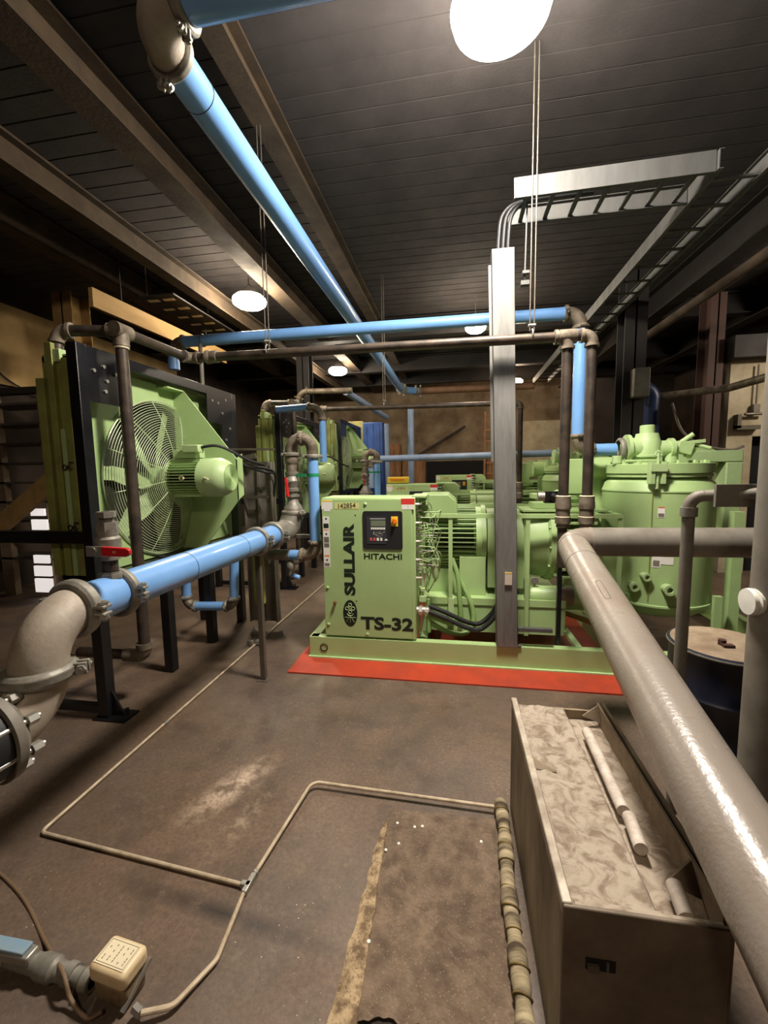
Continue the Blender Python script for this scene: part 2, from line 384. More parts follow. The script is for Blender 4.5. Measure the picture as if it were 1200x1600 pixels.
# ================================================================== LAMPS
GLOW = mat('lamp_glow', (255, 246, 232), .5, emit=LAMP_MAIN)
GLOWF = mat('lamp_glow_warm', (255, 240, 214), .5, emit=LAMP_FAR)
def lamp(p, r, m, label, group=None):
    p = Vector(p); t = thing('high_bay_lamp', label, 'lamp', tuple(p+Vector((0,0,-.08))), 'high-bay lamps')
    q = MB(); q.lathe(p, (0,0,1), [(-.08, 0), (-.075, r*.35), (-.055, r*.72), (-.02, r*.95), (.02, r), (.05, r*.96), (.08, r*.8)], 32); q.build('lens', m, t)
    q = MB(); q.lathe(p, (0,0,1), [(.08, r*.82), (.09, r*.8), (.1, r*.55), (.16, r*.45), (.18, 0)], 32); q.build('housing', GREYM, t)
    q = MB(); q.ring(p+Vector((0,0,.21)), (0,1,0), .03, .006, 16); q.cyl(p+Vector((0,0,.23)), (p.x, p.y, ZC-.03), .008, 8); q.build('hook', STEEL, t)
lamp((.24, 2.5, 4.02), .26, GLOW, 'very bright round high-bay lamp nearest the camera at top of view')
lamp(at(390, 473, Z=4.0), .23, GLOWF, 'bright warm round lamp above the first fan cooler at left')
lamp(at(528, 581, Z=3.98), .22, GLOWF, 'round lamp glowing over the rear coolers in the left distance')
lamp(at(743, 513, Z=3.98), .17, GLOWF, 'small distant lamp seen just under the blue cross pipe')
lamp((-.6, -1.6, 4.0), .22, mat('fill_lamp_glow', (255, 232, 200), .5, emit=60), 'unseen fill lamp behind the viewpoint near the front wall')  # out-of-view lamp added as fill for the near surfaces
lamp((5.3, 5.2, 3.6), .22, mat('fill_lamp_glow_side', (255, 240, 218), .5, emit=120), 'unseen added lamp outside the right edge of view lighting the cream wall')  # out-of-view lamp added to light the cream wall
lamp((1.6, 11.8, 3.9), .2, mat('fill_lamp_glow_rear', (255, 226, 190), .5, emit=60), 'small lamp added at the very back to brighten the rear wall')  # extra lamp added to brighten the rear wall

# ================================================================== AIR COMPRESSOR PACKAGE
def compressor():
    t = thing('air_compressor', 'nearest green rotary screw air compressor with SULLAIR cabinet on red floor paint', 'air compressor', (.5, 4.2, .012))
    Y0 = 3.4
    # skid frame: C-channels
    def chan(q, a, c, h, inward, fl=.07, th=.012):
        a, c, i = Vector(a), Vector(c), Vector(inward)
        q.bar(a+Vector((0,0,h/2)), c+Vector((0,0,h/2)), th, h)
        q.bar(a+i*fl/2+Vector((0,0,th/2)), c+i*fl/2+Vector((0,0,th/2)), fl, th); q.bar(a+i*fl/2+Vector((0,0,h-th/2)), c+i*fl/2+Vector((0,0,h-th/2)), fl, th)
    q = MB(); z0, h = .012, .18
    chan(q, (-1.26, Y0, z0), (2.75, Y0, z0), h, (0,1,0)); chan(q, (-1.26, 5.1, z0), (2.75, 5.1, z0), h, (0,-1,0))
    chan(q, (-1.255, Y0, z0), (-1.255, 5.1, z0), h, (1,0,0)); chan(q, (2.745, Y0, z0), (2.745, 5.1, z0), h, (-1,0,0))
    for x in (-.3, .45, 1.3): chan(q, (x, Y0+.02, z0), (x, 5.1, z0), h*.9, (1,0,0))
    sk = q.build('skid_frame', GREEN, t)
    q = MB(); q.lathe((-1.13, Y0-.012, .1), (0,1,0), [(0, .036), (0, .030), (.01, .028), (.01, 0)], 24); q.build('lifting_hole', DARK, sk)
    q = MB(); q.box((-1.27, Y0-.03, .008), (2.76, Y0+.02, .022)); q.build('base_lip', GREEN_L, sk)
    q = MB(); q.bar((.85, 4.25, .3), (1.35, 3.7, .26), .05, .05); q.bar((.55, 4.1, .33), (1.2, 4.1, .33), .05, .05); q.bar((1.0, 3.45, .18), (.9, 4.1, .3), .05, .03)
    q.build('brace', GREEN_L, t)
    # control cabinet
    cx0, cx1, cz0, cz1, cy1 = -1.12, -.315, .2, 1.42, 3.76
    cab = MB().box((cx0, Y0+.012, cz0), (cx1, cy1, cz1)).build('control_cabinet', GREEN, t, bevel=.008)
    q = MB(); q.box((cx0+.006, Y0, cz0+.012), (cx1-.03, Y0+.012, cz1-.012)); q.build('cabinet_door', GREEN, cab, bevel=.003)
    q = MB(); q.box((cx1-.03, Y0+.02, cz1-.002), (cx1+.09, cy1, cz1+.012)); q.box((cx1+.08, Y0+.12, cz1-.07), (cx1+.09, cy1, cz1)); q.build('drip_hood', GREEN_L, cab)
    W, Hh = cx1-cx0, cz1-cz0
    def fp(u, v, d=0): return (cx0+u*W, Y0-d, cz1-v*Hh)
    def plate(name, u0, v0, u1, v1, m, d=.0015, base=0., bev=0.):
        a = fp(u0, v1, base+d); c = fp(u1, v0, base); return MB().box(a, c).build(name, m, cab, bevel=bev)
    def rplate(name, u0, v0, u1, v1, m, d, base=0., rr=.02):
        x0, y0, z0 = fp(u0, v1, base); x1, _, z1 = fp(u1, v0, base); pts = []
        for cx, cz, a0 in ((x1-rr, z1-rr, 0), (x0+rr, z1-rr, 90), (x0+rr, z0+rr, 180), (x1-rr, z0+rr, 270)):
            for k in range(6):
                an = math.radians(a0+18*k); pts.append((cx+rr*math.cos(an), y0, cz+rr*math.sin(an)))
        return MB().prism(pts, (0, -d, 0)).build(name, m, cab)
    rplate('control_panel', .452, .092, .868, .356, BLACKM, .008)
    rplate('panel_bezel', .492, .13, .70, .318, mat('dark_grey_panel', (52, 52, 58), .4), .003, .008, .006)
    plate('display', .538, .156, .692, .196, LCD, .002, .011)
    q = MB()
    for k in range(7):
        x = .538+k*.022; q.box(fp(x, .218, .013), fp(x+.018, .204, .011))
    q.box(fp(.53, .146, .0125), fp(.692, .1425, .011)); q.build('keypad', WHITE, cab)
    q = MB()
    for k in range(26):
        u = .555+.12*random.random(); v = .232+.035*random.random(); q.box(fp(u, v+.002, .0125), fp(u+.008, v, .011))
    q.build('flow_diagram', WHITE, cab)
    for k, m in enumerate((PINK, PINK, WHITE, WHITE)):
        plate('push_button', .527+k*.036, .276, .549+k*.036, .296, m, .003, .011)
    MB().prism([fp(.676, .294, .011), fp(.716, .294, .011), fp(.696, .28, .011)], (0, -.002, 0)).build('warning_mark', WHITE, cab)
    plate('switch_plate', .752, .128, .822, .196, YEL, .003, .008)
    q = MB(); q.cyl(fp(.787, .158, .01), fp(.787, .158, .028), .021, 24); q.cbox(Vector(fp(.787, .158, .036)), (.014, .02, .046)); q.build('rotary_switch', ORANGE, cab, bevel=.002)
    # lettering
    text(cab, 'maker_lettering', 'SULLAIR', INK, (.625, .098), fp(.355, .69, .0005), (0,0,1), (-1,0,0), bold=.048)
    text(cab, 'maker_lettering', 'HITACHI', INK, (.325, .05), fp(.455, .428, .0005), (1,0,0), (0,0,1), bold=.022)
    text(cab, 'model_lettering', 'TS-32', INK, (.455, .115), fp(.405, .935, .0005), (1,0,0), (0,0,1), bold=.036)
    text(cab, 'registered_mark', '®', INK, (.012, .012), fp(.365, .125, .0005), (1,0,0), (0,0,1)); text(cab, 'registered_mark', '®', INK, (.012, .012), fp(.355, .735, .0005), (1,0,0), (0,0,1))
    c = Vector(fp(.29, .822, .0)); rx, rz = .063, .118
    MB().prism([c+Vector((rx*math.cos(2*PI*k/40), 0, rz*math.sin(2*PI*k/40))) for k in range(40)], (0, -.0015, 0)).build('emblem', INK, cab)
    q = MB(); f = c+Vector((0, -.0018, 0))
    for dx, dz in ((0, .075), (-.027, .043), (.027, .043), (0, .013)): q.ring(f+Vector((dx, 0, dz)), (0,1,0), .0145, .0028, 24, 4)
    q.bar(f+Vector((-.01, 0, .053)), f+Vector((.01, 0, .033)), .0015, .004, up=(0,1,0)); q.bar(f+Vector((.01, 0, .053)), f+Vector((-.01, 0, .033)), .0015, .004, up=(0,1,0))
    q.tube([f+Vector((.026*math.cos(a), 0, -.002-.018*math.sin(a))) for a in [PI*k/10 for k in range(11)]], .0026, 4)
    q.cbox(f+Vector((0, 0, -.036)), (.096, .0015, .005))
    q.bar(f+Vector((0, 0, -.02)), f+Vector((-.036, 0, -.078)), .0015, .006, up=(0,1,0)); q.bar(f+Vector((0, 0, -.02)), f+Vector((.036, 0, -.078)), .0015, .006, up=(0,1,0)); q.bar(f+Vector((0, 0, -.02)), f+Vector((0, 0, -.082)), .0015, .004, up=(0,1,0))
    q.build('emblem_symbol', GREEN_L, cab)
    plate('tape_strip', .15, .036, .412, .078, TAPE); text(cab, 'handwritten_number', '142854', INK, (.15, .04), fp(.19, .073, .0018), (1,0,.04), (0,0,1))
    plate('warning_label', .856, .008, .995, .048, REDL); plate('warning_label', .862, .048, .925, .082, WHITE); plate('warning_label', .93, .048, .99, .082, WHITE)
    plate('warning_label', .005, .015, .125, .08, WHITE); plate('label_band', .005, .018, .125, .028, YEL, .0005, .0015); plate('warning_label', .03, .08, .1, .095, WHITE)
    plate('warning_label', .015, .13, .085, .492, WHITE)
    for k, (v0, v1, m) in enumerate(((.18, .213, INK), (.222, .228, ORANGE), (.275, .315, GREYM), (.32, .35, GREYM), (.405, .415, ORANGE), (.462, .484, GREYM))): plate('label_band', .022, v0, .078, v1, m, .0005, .0015)
    for u, v in ((.05, .255), (.052, .147), (.05, .44)): q = MB(); q.cbox(fp(u, v, .0018), (.014, .0008, .016), Matrix.Rotation(.6, 3, 'Y')); q.build('label_pictogram', INK, cab)
    for u, v in ((.48, .045), (.045, .64), (.045, .91), (.475, .97)):
        q = MB(); q.lathe(fp(u, v), (0,-1,0), [(0, .016), (.004, .015), (.009, .006), (.012, 0)], 18); q.build('door_screw', GREEN, cab)
    q = MB(); q.lathe(fp(.128, .745), (0,-1,0), [(0, .012), (.012, .012), (.02, .015), (.03, .012), (.034, 0)], 16); q.build('door_latch', COPPER, cab)
    # fittings and small tubing on the cabinet side
    random.seed(3)
    q = MB()
    for k in range(13):
        z = 1.36-.052*k; yv = 3.44+.03*(k % 3)
        q.hexn((cx1, yv, z), (cx1+.03, yv, z), .013); q.cyl((cx1+.03, yv, z), (cx1+.05, yv, z), .008, 10)
    q.build('tube_fitting', STEEL, cab)
    for k in range(15):
        z = 1.37-.04*k; yv = 3.44+.03*(k % 3); r1 = random.random(); dx = .07+.12*r1
        q = MB(); loop(q, [(cx1+.04, yv, z), (cx1+dx, yv-.02+.05*random.random(), z+.03-.05*random.random()), (cx1+dx+.03, yv+.08, z-.08*random.random()), (cx1+.05+.1*random.random(), yv+.1, z-.16-.1*random.random()), (cx1+.09, yv+.14, z-.26)], .0042, 6)
        q.build('control_tube', (GREEN_L, STEEL, GREEN_L)[k % 3], t)
    for xa in (cx1+.12, cx1+.145):
        q = MB(); loop(q, [(xa-.06, 3.5, 1.2), (xa-.02, 3.47, 1.05), (xa+.05, 3.46, .9), (xa+.05, 3.5, .78)], .004, 6); q.build('control_tube', GREEN_L, t)
    # filter regulator bowl
    q = MB(); q.cbox((cx1+.16, 3.5, .86), (.06, .06, .06)); q.lathe((cx1+.16, 3.5, .83), (0,0,-1), [(0, .03), (.08, .028), (.11, .02), (.12, .008), (.14, .006), (.14, 0)], 20); q.cbox((cx1+.07, 3.5, .88), (.1, .02, .02)); q.build('filter_regulator', GREEN_L, t, bevel=.003)
    q = MB(); q.cyl((cx1+.05, 3.5, .52), (cx1+.05, 3.5, .92), .009, 10); q.cbox((cx1+.05, 3.5, .54), (.06, .04, .05)); q.cbox((cx1+.05, 3.5, .62), (.04, .04, .03)); q.build('solenoid_valve', GREEN_L, t, bevel=.003)
    # electric motor
    my, mz, R = 4.1, .98, .29
    q = MB(); q.cyl((-.28, my, mz), (.25, my, mz), R*.9, 40)
    q.lathe((-.3, my, mz), (1,0,0), [(-.06, 0), (-.05, R*.6), (0, R*.98), (.04, R)], 40)
    q.build('electric_motor', GREEN, t); mot = t.children[-1]
    q = MB()
    for k in range(44):
        a = 2*PI*k/44; d = Vector((0, math.cos(a), math.sin(a))); q.bar(Vector((-.26, my, mz))+d*R*.95, Vector((.2, my, mz))+d*R*.95, .007, .07, up=d)
    q.build('cooling_fins', GREEN_L, mot)
    q = MB(); q.cyl((-.2, my, mz), (.18, my, mz), R*.915, 40); q.build('fin_shade_sleeve', FIN_DARK, mot)  # dark sleeve paints the shade between the fins
    q = MB(); q.lathe((.2, my, mz), (1,0,0), [(0, R*.9), (0, R*1.04), (.05, R*1.04), (.05, R*1.1), (.09, R*1.1), (.09, R*.7)], 40); q.build('end_bell', GREEN, mot)
    pts = [(-.42, 3.78, 1.27), (-.42, 3.78, 1.36), (-.3, 3.78, 1.42), (-.05, 3.78, 1.42), (.02, 3.78, 1.36), (.04, 3.78, 1.22), (-.2, 3.78, 1.22)]
    MB().prism(pts, (0, .42, 0)).build('terminal_box', GREEN, mot, bevel=.01)
    q = MB(); q.box((-.25, my-.25, .5), (.22, my+.25, .72)); q.box((-.3, my-.42, .44), (.95, my+.42, .5)); q.build('motor_base', GREEN, t)
    for ys in (-.41, .37): MB().box((-.25, my+ys, .19), (.95, my+ys+.04, .44)).build('base_rail', GREEN, t)
    # coupling guard
    q = MB(); q.cyl((.3, my, mz), (.62, my, mz), R*.98, 40); q.box((.3, my-R*.98, mz-.42), (.62, my+R*.98, mz)); q.build('coupling_guard', GREEN, t, bevel=.006)
    q = MB(); q.box((.05, my-.33, .5), (.28, my-.27, .85)); q.build('foot_bracket', GREEN, t)
    # air end
    q = MB(); q.lathe((.62, my, mz-.03), (1,0,0), [(0, .2), (.02, .31), (.2, .33), (.22, .36), (.26, .36), (.27, .3), (.42, .3), (.44, .27), (.66, .27), (.68, .18), (.7, 0)], 36); q.build('air_end', GREEN, t, ang=30); ae = t.children[-1]
    q = MB()
    for k in range(9): MB().box((.92, my-.36, mz-.3+k*.068), (1.2, my-.26, mz-.3+k*.068+.022)).build('casing_rib', GREEN, ae, bevel=.003)
    for k in range(12):
        a = 2*PI*k/12; MB().hexn((.82, my+.345*math.cos(a), mz-.03+.345*math.sin(a)), (.9, my+.345*math.cos(a), mz-.03+.345*math.sin(a)), .014).build('flange_bolt', GREEN, ae)
    q.box((.95, my-.34, .4), (1.15, my-.1, .68)); q.build('ribbed_casing', GREEN, ae, bevel=.004)
    # canopy rails
    q = MB(); zr = 1.24
    q.bar((-.3, 3.66, zr), (1.35, 3.66, zr), .035, .035)
    q.bar((-.3, 4.7, zr), (1.35, 4.7, zr), .035, .035)
    for x in (-.03, .62, 1.35): q.bar((x, 3.66, .19), (x, 3.66, zr), .035, .02, up=(0,1,0))
    for x in (-.28, 1.33): q.bar((x, 3.66, zr), (x, 4.7, zr), .035, .035)
    q.build('canopy_frame', GREEN, t)
    q = MB(); q.box((-.05, 3.645, .24), (0, 3.675, .5)); q.build('frame_foot', GREEN_L, t)
    # inlet filter, valves behind the black pipes
    q = MB(); q.lathe((1.0, 4.3, 1.25), (0,0,1), [(0, .12), (.06, .12), (.06, .2), (.1, .2), (.1, .26), (.14, .26), (.14, .1), (.18, 0)], 28); q.box((.6, 3.8, 1.26), (1.3, 4.2, 1.275)); q.box((.7, 3.9, 1.28), (.95, 4.1, 1.33)); q.build('intake_valve', GREEN, t, ang=30)
    q = MB(); q.box((1.02, 4.05, 1.4), (1.16, 4.3, 1.72)); q.build('junction_box', GREEN, t, bevel=.006)
    q = MB(); q.lathe((1.28, 4.45, 1.62), (1,0,0), [(0, 0), (0, .12), (.28, .12), (.3, .1), (.36, .1), (.36, 0)], 28); q.cyl((1.42, 4.45, 1.1), (1.42, 4.45, 1.6), .06, 20); q.build('inlet_pipe', GREEN, t)
    # oil filter canister
    q = MB(); q.lathe((.62, 3.78, .52), (1,0,0), [(0, 0), (.0, .05), (.02, .075), (.06, .085), (.5, .085), (.52, .095), (.56, .095), (.56, .06), (.7, .06), (.7, 0)], 28); q.build('oil_filter', GREEN, t); of = t.children[-1]
    MB().lathe((.9, 3.78, .52), (1,0,0), [(0, .0862), (.12, .0862)], 28).build('filter_label', mat('grey_label', (140, 120, 110), .5), of)
    q = MB(); q.ring((.7, 3.74, .66), (0,1,0), .026, .006, 24); q.cyl((.7, 3.74, .66), (.7, 3.735, .66), .025, 24); q.cyl((.7, 3.75, .6), (.7, 3.75, .64), .008, 8); q.build('pressure_gauge', STEEL, t)
    q = MB(); loop(q, [(.6, 3.68, 1.22), (.605, 3.68, .9), (.6, 3.68, .7), (.63, 3.7, .6), (.62, 3.72, .54)], .008); q.build('oil_line', GREEN, t)
    # flex conduits
    q = MB(); q.cyl((cx1, 3.46, .45), (cx1+.1, 3.46, .45), .03, 20); q.hexn((cx1+.02, 3.46, .45), (cx1+.05, 3.46, .45), .042); q.hexn((cx1+.07, 3.46, .45), (cx1+.1, 3.46, .44), .036); q.build('conduit_gland', STEEL, cab)
    for dz, dy in ((0, 0), (.03, .06)):
        pts = spline([(cx1+.1, 3.46+dy, .44+dz), (cx1+.25, 3.47+dy, .38+dz), (cx1+.42, 3.49+dy, .3+dz), (.22, 3.52+dy, .28+dz), (.33, 3.53+dy, .38+dz), (.38, 3.56, .5+dz)], 14)
        MB().tube(pts, [.0215 if i % 2 else .019 for i in range(len(pts))], 14).build('flexible_conduit', BLACKM, t)
    for pts, r in (([(-.02, 3.72, .85), (.03, 3.7, .7), (.05, 3.68, .5), (.06, 3.68, .32), (.05, 3.7, .2)], .022),
                   ([(-.02, 3.76, .8), (.08, 3.72, .6), (.15, 3.68, .45), (.17, 3.66, .3), (.1, 3.62, .2), (-.05, 3.6, .21), (-.22, 3.6, .3)], .022),
                   ([(-.25, 3.58, .36), (-.15, 3.58, .34), (-.05, 3.6, .3), (.0, 3.64, .3)], .024),
                   ([(-.22, 3.56, .52), (-.22, 3.56, .22)], .02)):
        q = MB(); q.tube(spline(pts, 8), r, 12); q.build('oil_hose', HOSEG, t)
    # separator tank
    tx, ty, TR = 1.82, 4.15, .44
    q = MB(); q.lathe((tx, ty, 0), (0,0,1), [(.3, 0), (.305, .12), (.325, .26), (.36, .36), (.41, .42), (.45, TR), (.455, TR+.012), (.47, TR+.012), (.475, TR), (1.42, TR), (1.425, TR+.006), (1.435, TR+.006), (1.44, TR), (1.5, TR-.02), (1.545, TR-.08)], 56)
    tk = q.build('separator_tank', GREEN, t)
    q = MB(); q.lathe((tx, ty, 0), (0,0,1), [(1.545, TR-.12), (1.55, TR-.035), (1.575, TR-.035), (1.575, TR-.05), (1.58, TR-.05), (1.582, TR-.025), (1.66, TR-.025), (1.665, TR-.03), (1.665, 0)], 56); q.build('tank_lid', GREEN, tk)
    q = MB()
    for k in range(16):
        a = 2*PI*k/16; q.hexn((tx+(TR-.08)*math.cos(a), ty+(TR-.08)*math.sin(a), 1.665), (tx+(TR-.08)*math.cos(a), ty+(TR-.08)*math.sin(a), 1.69), .018)
    q.build('lid_bolt', GREEN, tk); 
    q = MB(); hx = tx-.19; hy = ty-TR+.0
    q.box((hx-.055, hy-.02, 1.5), (hx-.025, hy+.06, 1.68)); q.box((hx+.025, hy-.02, 1.5), (hx+.055, hy+.06, 1.68)); q.box((hx-.06, hy-.03, 1.6), (hx+.06, hy-.015, 1.66)); q.cyl((hx, hy, 1.46), (hx, hy, 1.75), .012, 10); q.ring((hx, hy, 1.74), (0,1,0), .022, .007, 16); q.build('lid_davit', GREEN_L, tk)
    q = MB(); q.cyl((hx-.01, ty-math.sqrt(TR**2-.2**2)-.004, .5), (hx-.01, ty-math.sqrt(TR**2-.2**2)-.004, 1.46), .005, 8); q.build('sensing_tube', GREEN_D, tk)
    def onTank(a, z, w2, h2, name, m, off=0.):
        vs = []; n = 6
        for i in range(n+1):
            an = a + (i/n-.5)*w2/TR
            for zz in (z, z+h2): vs.append((tx+(TR+.003+off)*math.cos(an), ty+(TR+.003+off)*math.sin(an), zz))
        MB().add(vs, [(2*i, 2*i+2, 2*i+3, 2*i+1) for i in range(n)]).build(name, m, tk)
    A = lambda x: -PI/2 + x
    onTank(A(-.32), 1.22, .05, .085, 'warning_label', WHITE); onTank(A(-.32), 1.225, .04, .03, 'label_band', GREYM, .001); onTank(A(-.32), 1.3, .045, .008, 'label_band', REDL, .001)
    onTank(A(-.36), .8, .06, .15, 'warning_label', WHITE); onTank(A(-.36), .81, .045, .05, 'label_band', GREYM, .001); onTank(A(-.2), .83, .1, .09, 'warning_label', WHITE); onTank(A(-.2), .895, .1, .012, 'label_band', YEL, .001); onTank(A(-.36), .942, .06, .008, 'label_band', REDL, .001)
    for dx, z, r in ((-.3, .62, .035), (-.23, .72, .03), (-.08, .63, .04)):
        yy = ty-math.sqrt(TR**2-dx**2); q = MB(); q.lathe((tx+dx, yy+.02, z), (0,-1,0), [(0, r), (.06, r), (.07, r*1.15), (.09, r*1.15), (.09, r*.6), (.05, r*.6), (.05, 0)], 20); q.build('drain_port', GREEN_L, tk)
    for sx, sy in ((-1, -1), (1, -1), (-1, 1), (1, 1)):
        MB().box((tx+sx*.36-.03, ty+sy*.34-.02, .19), (tx+sx*.36+.03, ty+sy*.34+.02, .55)).build('tank_leg', GREEN, tk)
    q = MB(); q.box((tx+.5, ty-.25, .19), (tx+.58, ty-.17, 1.25)); q.build('support_post', GREEN, t)
    q = MB(); q.box((tx-.56, ty-.3, .62), (tx-.4, ty-.1, .95)); q.build('valve_block', GREEN, t, bevel=.01)
    # valve on the lid
    vx = tx-.1
    q = MB(); q.lathe((vx, ty, 1.665), (0,0,1), [(0, .13), (.02, .13), (.02, .1), (.06, .1), (.06, .13), (.075, .13), (.08, .11), (.2, .11), (.22, .1), (.27, .09), (.27, .06), (.34, .06), (.345, .05), (.345, 0)], 28)
    q.lathe((vx-.05, ty, 1.81), (-1,0,0), [(0, .09), (.1, .09), (.1, .12), (.13, .12), (.13, 0)], 28); q.lathe((vx+.08, ty, 1.8), (1,0,0), [(0, .07), (.1, .07), (.1, .09), (.13, .09), (.13, 0)], 24)
    q.build('pressure_valve', GREEN_L, tk)
    q = MB(); q.cbox((vx+.3, ty, 1.8), (.12, .1, .1), Matrix.Rotation(.3, 3, 'Y')); q.cbox((vx+.38, ty, 1.85), (.16, .08, .03), Matrix.Rotation(-.1, 3, 'Y')); q.cbox((vx+.36, ty, 1.76), (.05, .05, .1), Matrix.Rotation(.5, 3, 'Y')); q.cyl((vx+.28, ty, 1.85), (vx+.36, ty-.04, 1.92), .02, 12); q.cyl((vx+.4, ty, 1.83), (vx+.5, ty-.05, 1.79), .015, 10); q.cyl((vx+.2, ty, 1.67), (vx+.2, ty, 1.78), .06, 20)
    q.cyl((vx+.05, ty-.16, 1.69), (vx-.25, ty-.2, 1.69), .012, 10); q.cyl((vx-.28, ty-.1, 1.67), (vx-.28, ty-.1, 1.74), .04, 16)
    q.build('valve_actuator', GREEN_L, tk, bevel=.003)
    # duct behind the tank
    q = MB(); q.box((tx+.1, 4.75, 1.67), (tx+1.05, 4.98, 1.79)); q.box((tx+.9, 4.75, .95), (tx+1.05, 4.98, 1.67)); q.box((tx+.3, 4.75, .9), (tx+1.05, 4.98, 1.0)); q.build('air_duct', GREEN_L, t, bevel=.01)
    q = MB(); q.lathe((tx+.4, 4.7, 1.45), (1,0,0), [(-.1, .24), (.12, .24), (.26, .13), (.26, 0)], 32); q.build('silencer', GREEN, t)
    q = MB(); q.lathe((tx+.1, 4.9, 1.7), (1,0,0), [(0, 0), (.0, .1), (.05, .13), (.7, .13), (.76, .1), (.76, 0)], 28); q.build('air_receiver', GREEN, t)
    return t
comp = compressor()
comp['group'] = 'green air compressors'
c2 = dup(comp, (.065, 3.1, 0), 'second green air compressor, behind the nearest one, yellow box on its cabinet')
struct('floor_pad', MB().box((-.7, 9.2, 0), (3.6, 11.6, .09)), WALLD)
c3 = dup(comp, (.71, 6.2, .085), 'rearmost green air compressor seen in the distance by the ladder')
q = MB(); q.box((-1.05, 6.56, 1.435), (-.72, 6.8, 1.53)); o = q.build('tool_box', YEL, bevel=.01); tag(o, 'yellow box lying on top of the second compressor cabinet', 'box'); MB().box((-1.0, 6.55, 1.48), (-.78, 6.56, 1.5)).build('clasp', ORANGE, o)

# ================================================================== FAN COOLERS
def cooler():
    t = thing('fan_cooler', 'nearest green fan cooler in a black steel frame with large wire fan guard', 'fan cooler', (-2.45, 3.2, 0), 'fan coolers along the left')
    ZT = 2.47
    def post(x, yv, z0=0, z1=ZT, name='frame_post'):
        q = MB(); q.box((x-.038, yv-.038, z0), (x+.038, yv+.038, z1)); return q.build(name, BLACK, t, bevel=.004)
    post(-2.335, 2.34); post(-2.335, 4.17); post(-2.78, 4.17)
    p = post(-3.35, 2.34, 0, 1.3)
    post(-2.335, 3.0, 0, .98); post(-2.335, 3.6, 0, .98)
    MB().box((-2.37, 2.34, ZT-.08), (-2.3, 4.17, ZT)).build('frame_rail', BLACK, t, bevel=.004); MB().box((-2.373, 2.37, .9), (-2.3, 4.14, .97)).build('frame_rail', BLACK, t, bevel=.004)
    q = MB(); q.box((-3.9, 2.31, 1.2), (-2.37, 2.37, 1.28)); q.build('cross_bar', BLACK, t, bevel=.004)
    q = MB(); q.box((-2.75, 4.13, ZT-.08), (-2.37, 4.2, ZT)); q.build('frame_rail', BLACK, t)
    # gusset plates with bolts
    for pts, bl in (([(2.37, 2.12), (2.74, 2.12), (2.74, 2.42), (2.37, 2.42)], [(2.42, 2.32), (2.5, 2.36), (2.5, 2.2), (2.6, 2.33), (2.68, 2.3), (2.52, 2.27)]),
                    ([(3.68, 2.42), (3.68, 2.13), (3.92, 2.13), (3.92, 1.75), (4.14, 1.75), (4.14, 2.42)], [(3.76, 2.34), (3.86, 2.33), (3.93, 2.24), (4.0, 2.38), (4.06, 2.1), (3.98, 1.98)])):
        g = MB().prism([(-2.312, a, z) for a, z in pts], (.014, 0, 0)).build('gusset_plate', BLACK, t)
        for a, z in bl: MB().hexn((-2.3, a, z), (-2.288, a, z), .013).build('bolt', STEEL, g)
    # foot with brace
    q = MB(); q.box((-2.40, 2.28, 0), (-2.16, 2.42, .014)); q.prism([(-2.3, 2.34, .014), (-2.2, 2.34, .014), (-2.3, 2.34, .2)], (0, .012, 0)); q.cyl((-2.2, 2.36, .014), (-2.2, 2.36, .06), .012, 10); q.build('foot_plate', BLACK, t)
    q = MB(); q.bar((-2.34, 2.34, .06), (-3.3, 2.34, .06), .05, .05); q.build('base_rail', BLACK, t)
    # radiator core and casing
    z0, z1, ya, yb = .97, 2.38, 2.4, 4.22
    q = MB(); q.box((-2.64, ya+.06, z0), (-2.52, yb-.06, z1)); q.build('radiator_core', FIN_DARK, t)
    q = MB()
    for yy in (ya, yb-.05): q.box((-2.66, yy, z0-.04), (-2.45, yy+.05, z1+.04))
    q.box((-2.66, ya, z1), (-2.45, yb, z1+.05)); q.box((-2.66, ya, z0-.05), (-2.45, yb, z0))
    q.build('radiator_casing', GREEN_D, t, bevel=.004)
    q = MB(); q.box((-2.6, ya-.03, z0), (-2.55, ya, z1+.12)); q.box((-2.49, ya-.025, z0), (-2.445, ya, z1+.02)); q.box((-2.69, ya-.03, z0), (-2.63, ya, z1-.1)); q.build('casing_rib', GREEN_D, t, bevel=.003)
    q = MB(); q.box((-2.545, ya-.02, z0), (-2.51, ya-.004, 1.95)); q.build('sight_strip', GREEN_L, t)
    for z in (1.7, 1.3):
        q = MB(); q.ring((-2.53, ya-.03, z), (0,1,0), .016, .004, 20, 6); q.ring((-2.49, ya-.03, z), (0,1,0), .016, .004, 20, 6); q.box((-2.5, ya-.03, z+.025), (-2.46, ya-.02, z+.035)); q.build('lifting_eye', BLACKP, t)
    q = MB(); q.box((-2.62, ya-.02, z1), (-2.5, ya+.06, z1+.08)); q.build('header_cap', GREEN_L, t, bevel=.004)
    # front sheet with round opening
    fx, fy, fz, FR = -2.42, 3.16, 1.61, .615
    q = MB(); n = 96; vs = []; fs = []
    for k in range(n):
        a = 2*PI*k/n; c, s = math.cos(a), math.sin(a)
        # ray to the rectangle
        ty = ((yb-fy) if c > 0 else (ya-fy))/c if abs(c) > 1e-6 else 1e9; tz = ((z1-fz) if s > 0 else (z0-fz))/s if abs(s) > 1e-6 else 1e9; tt = min(ty, tz)
        vs += [(fx, fy+FR*c, fz+FR*s), (fx, fy+tt*c, fz+tt*s), (fx-.05, fy+FR*c, fz+FR*s)]
    for k in range(n):
        l = (k+1) % n; fs += [(3*k, 3*k+1, 3*l+1, 3*l), (3*k, 3*l, 3*l+2, 3*k+2)]
    q.add(vs, fs)
    for cy, cz in ((ya, z0), (ya, z1), (yb, z0), (yb, z1)):
        pass
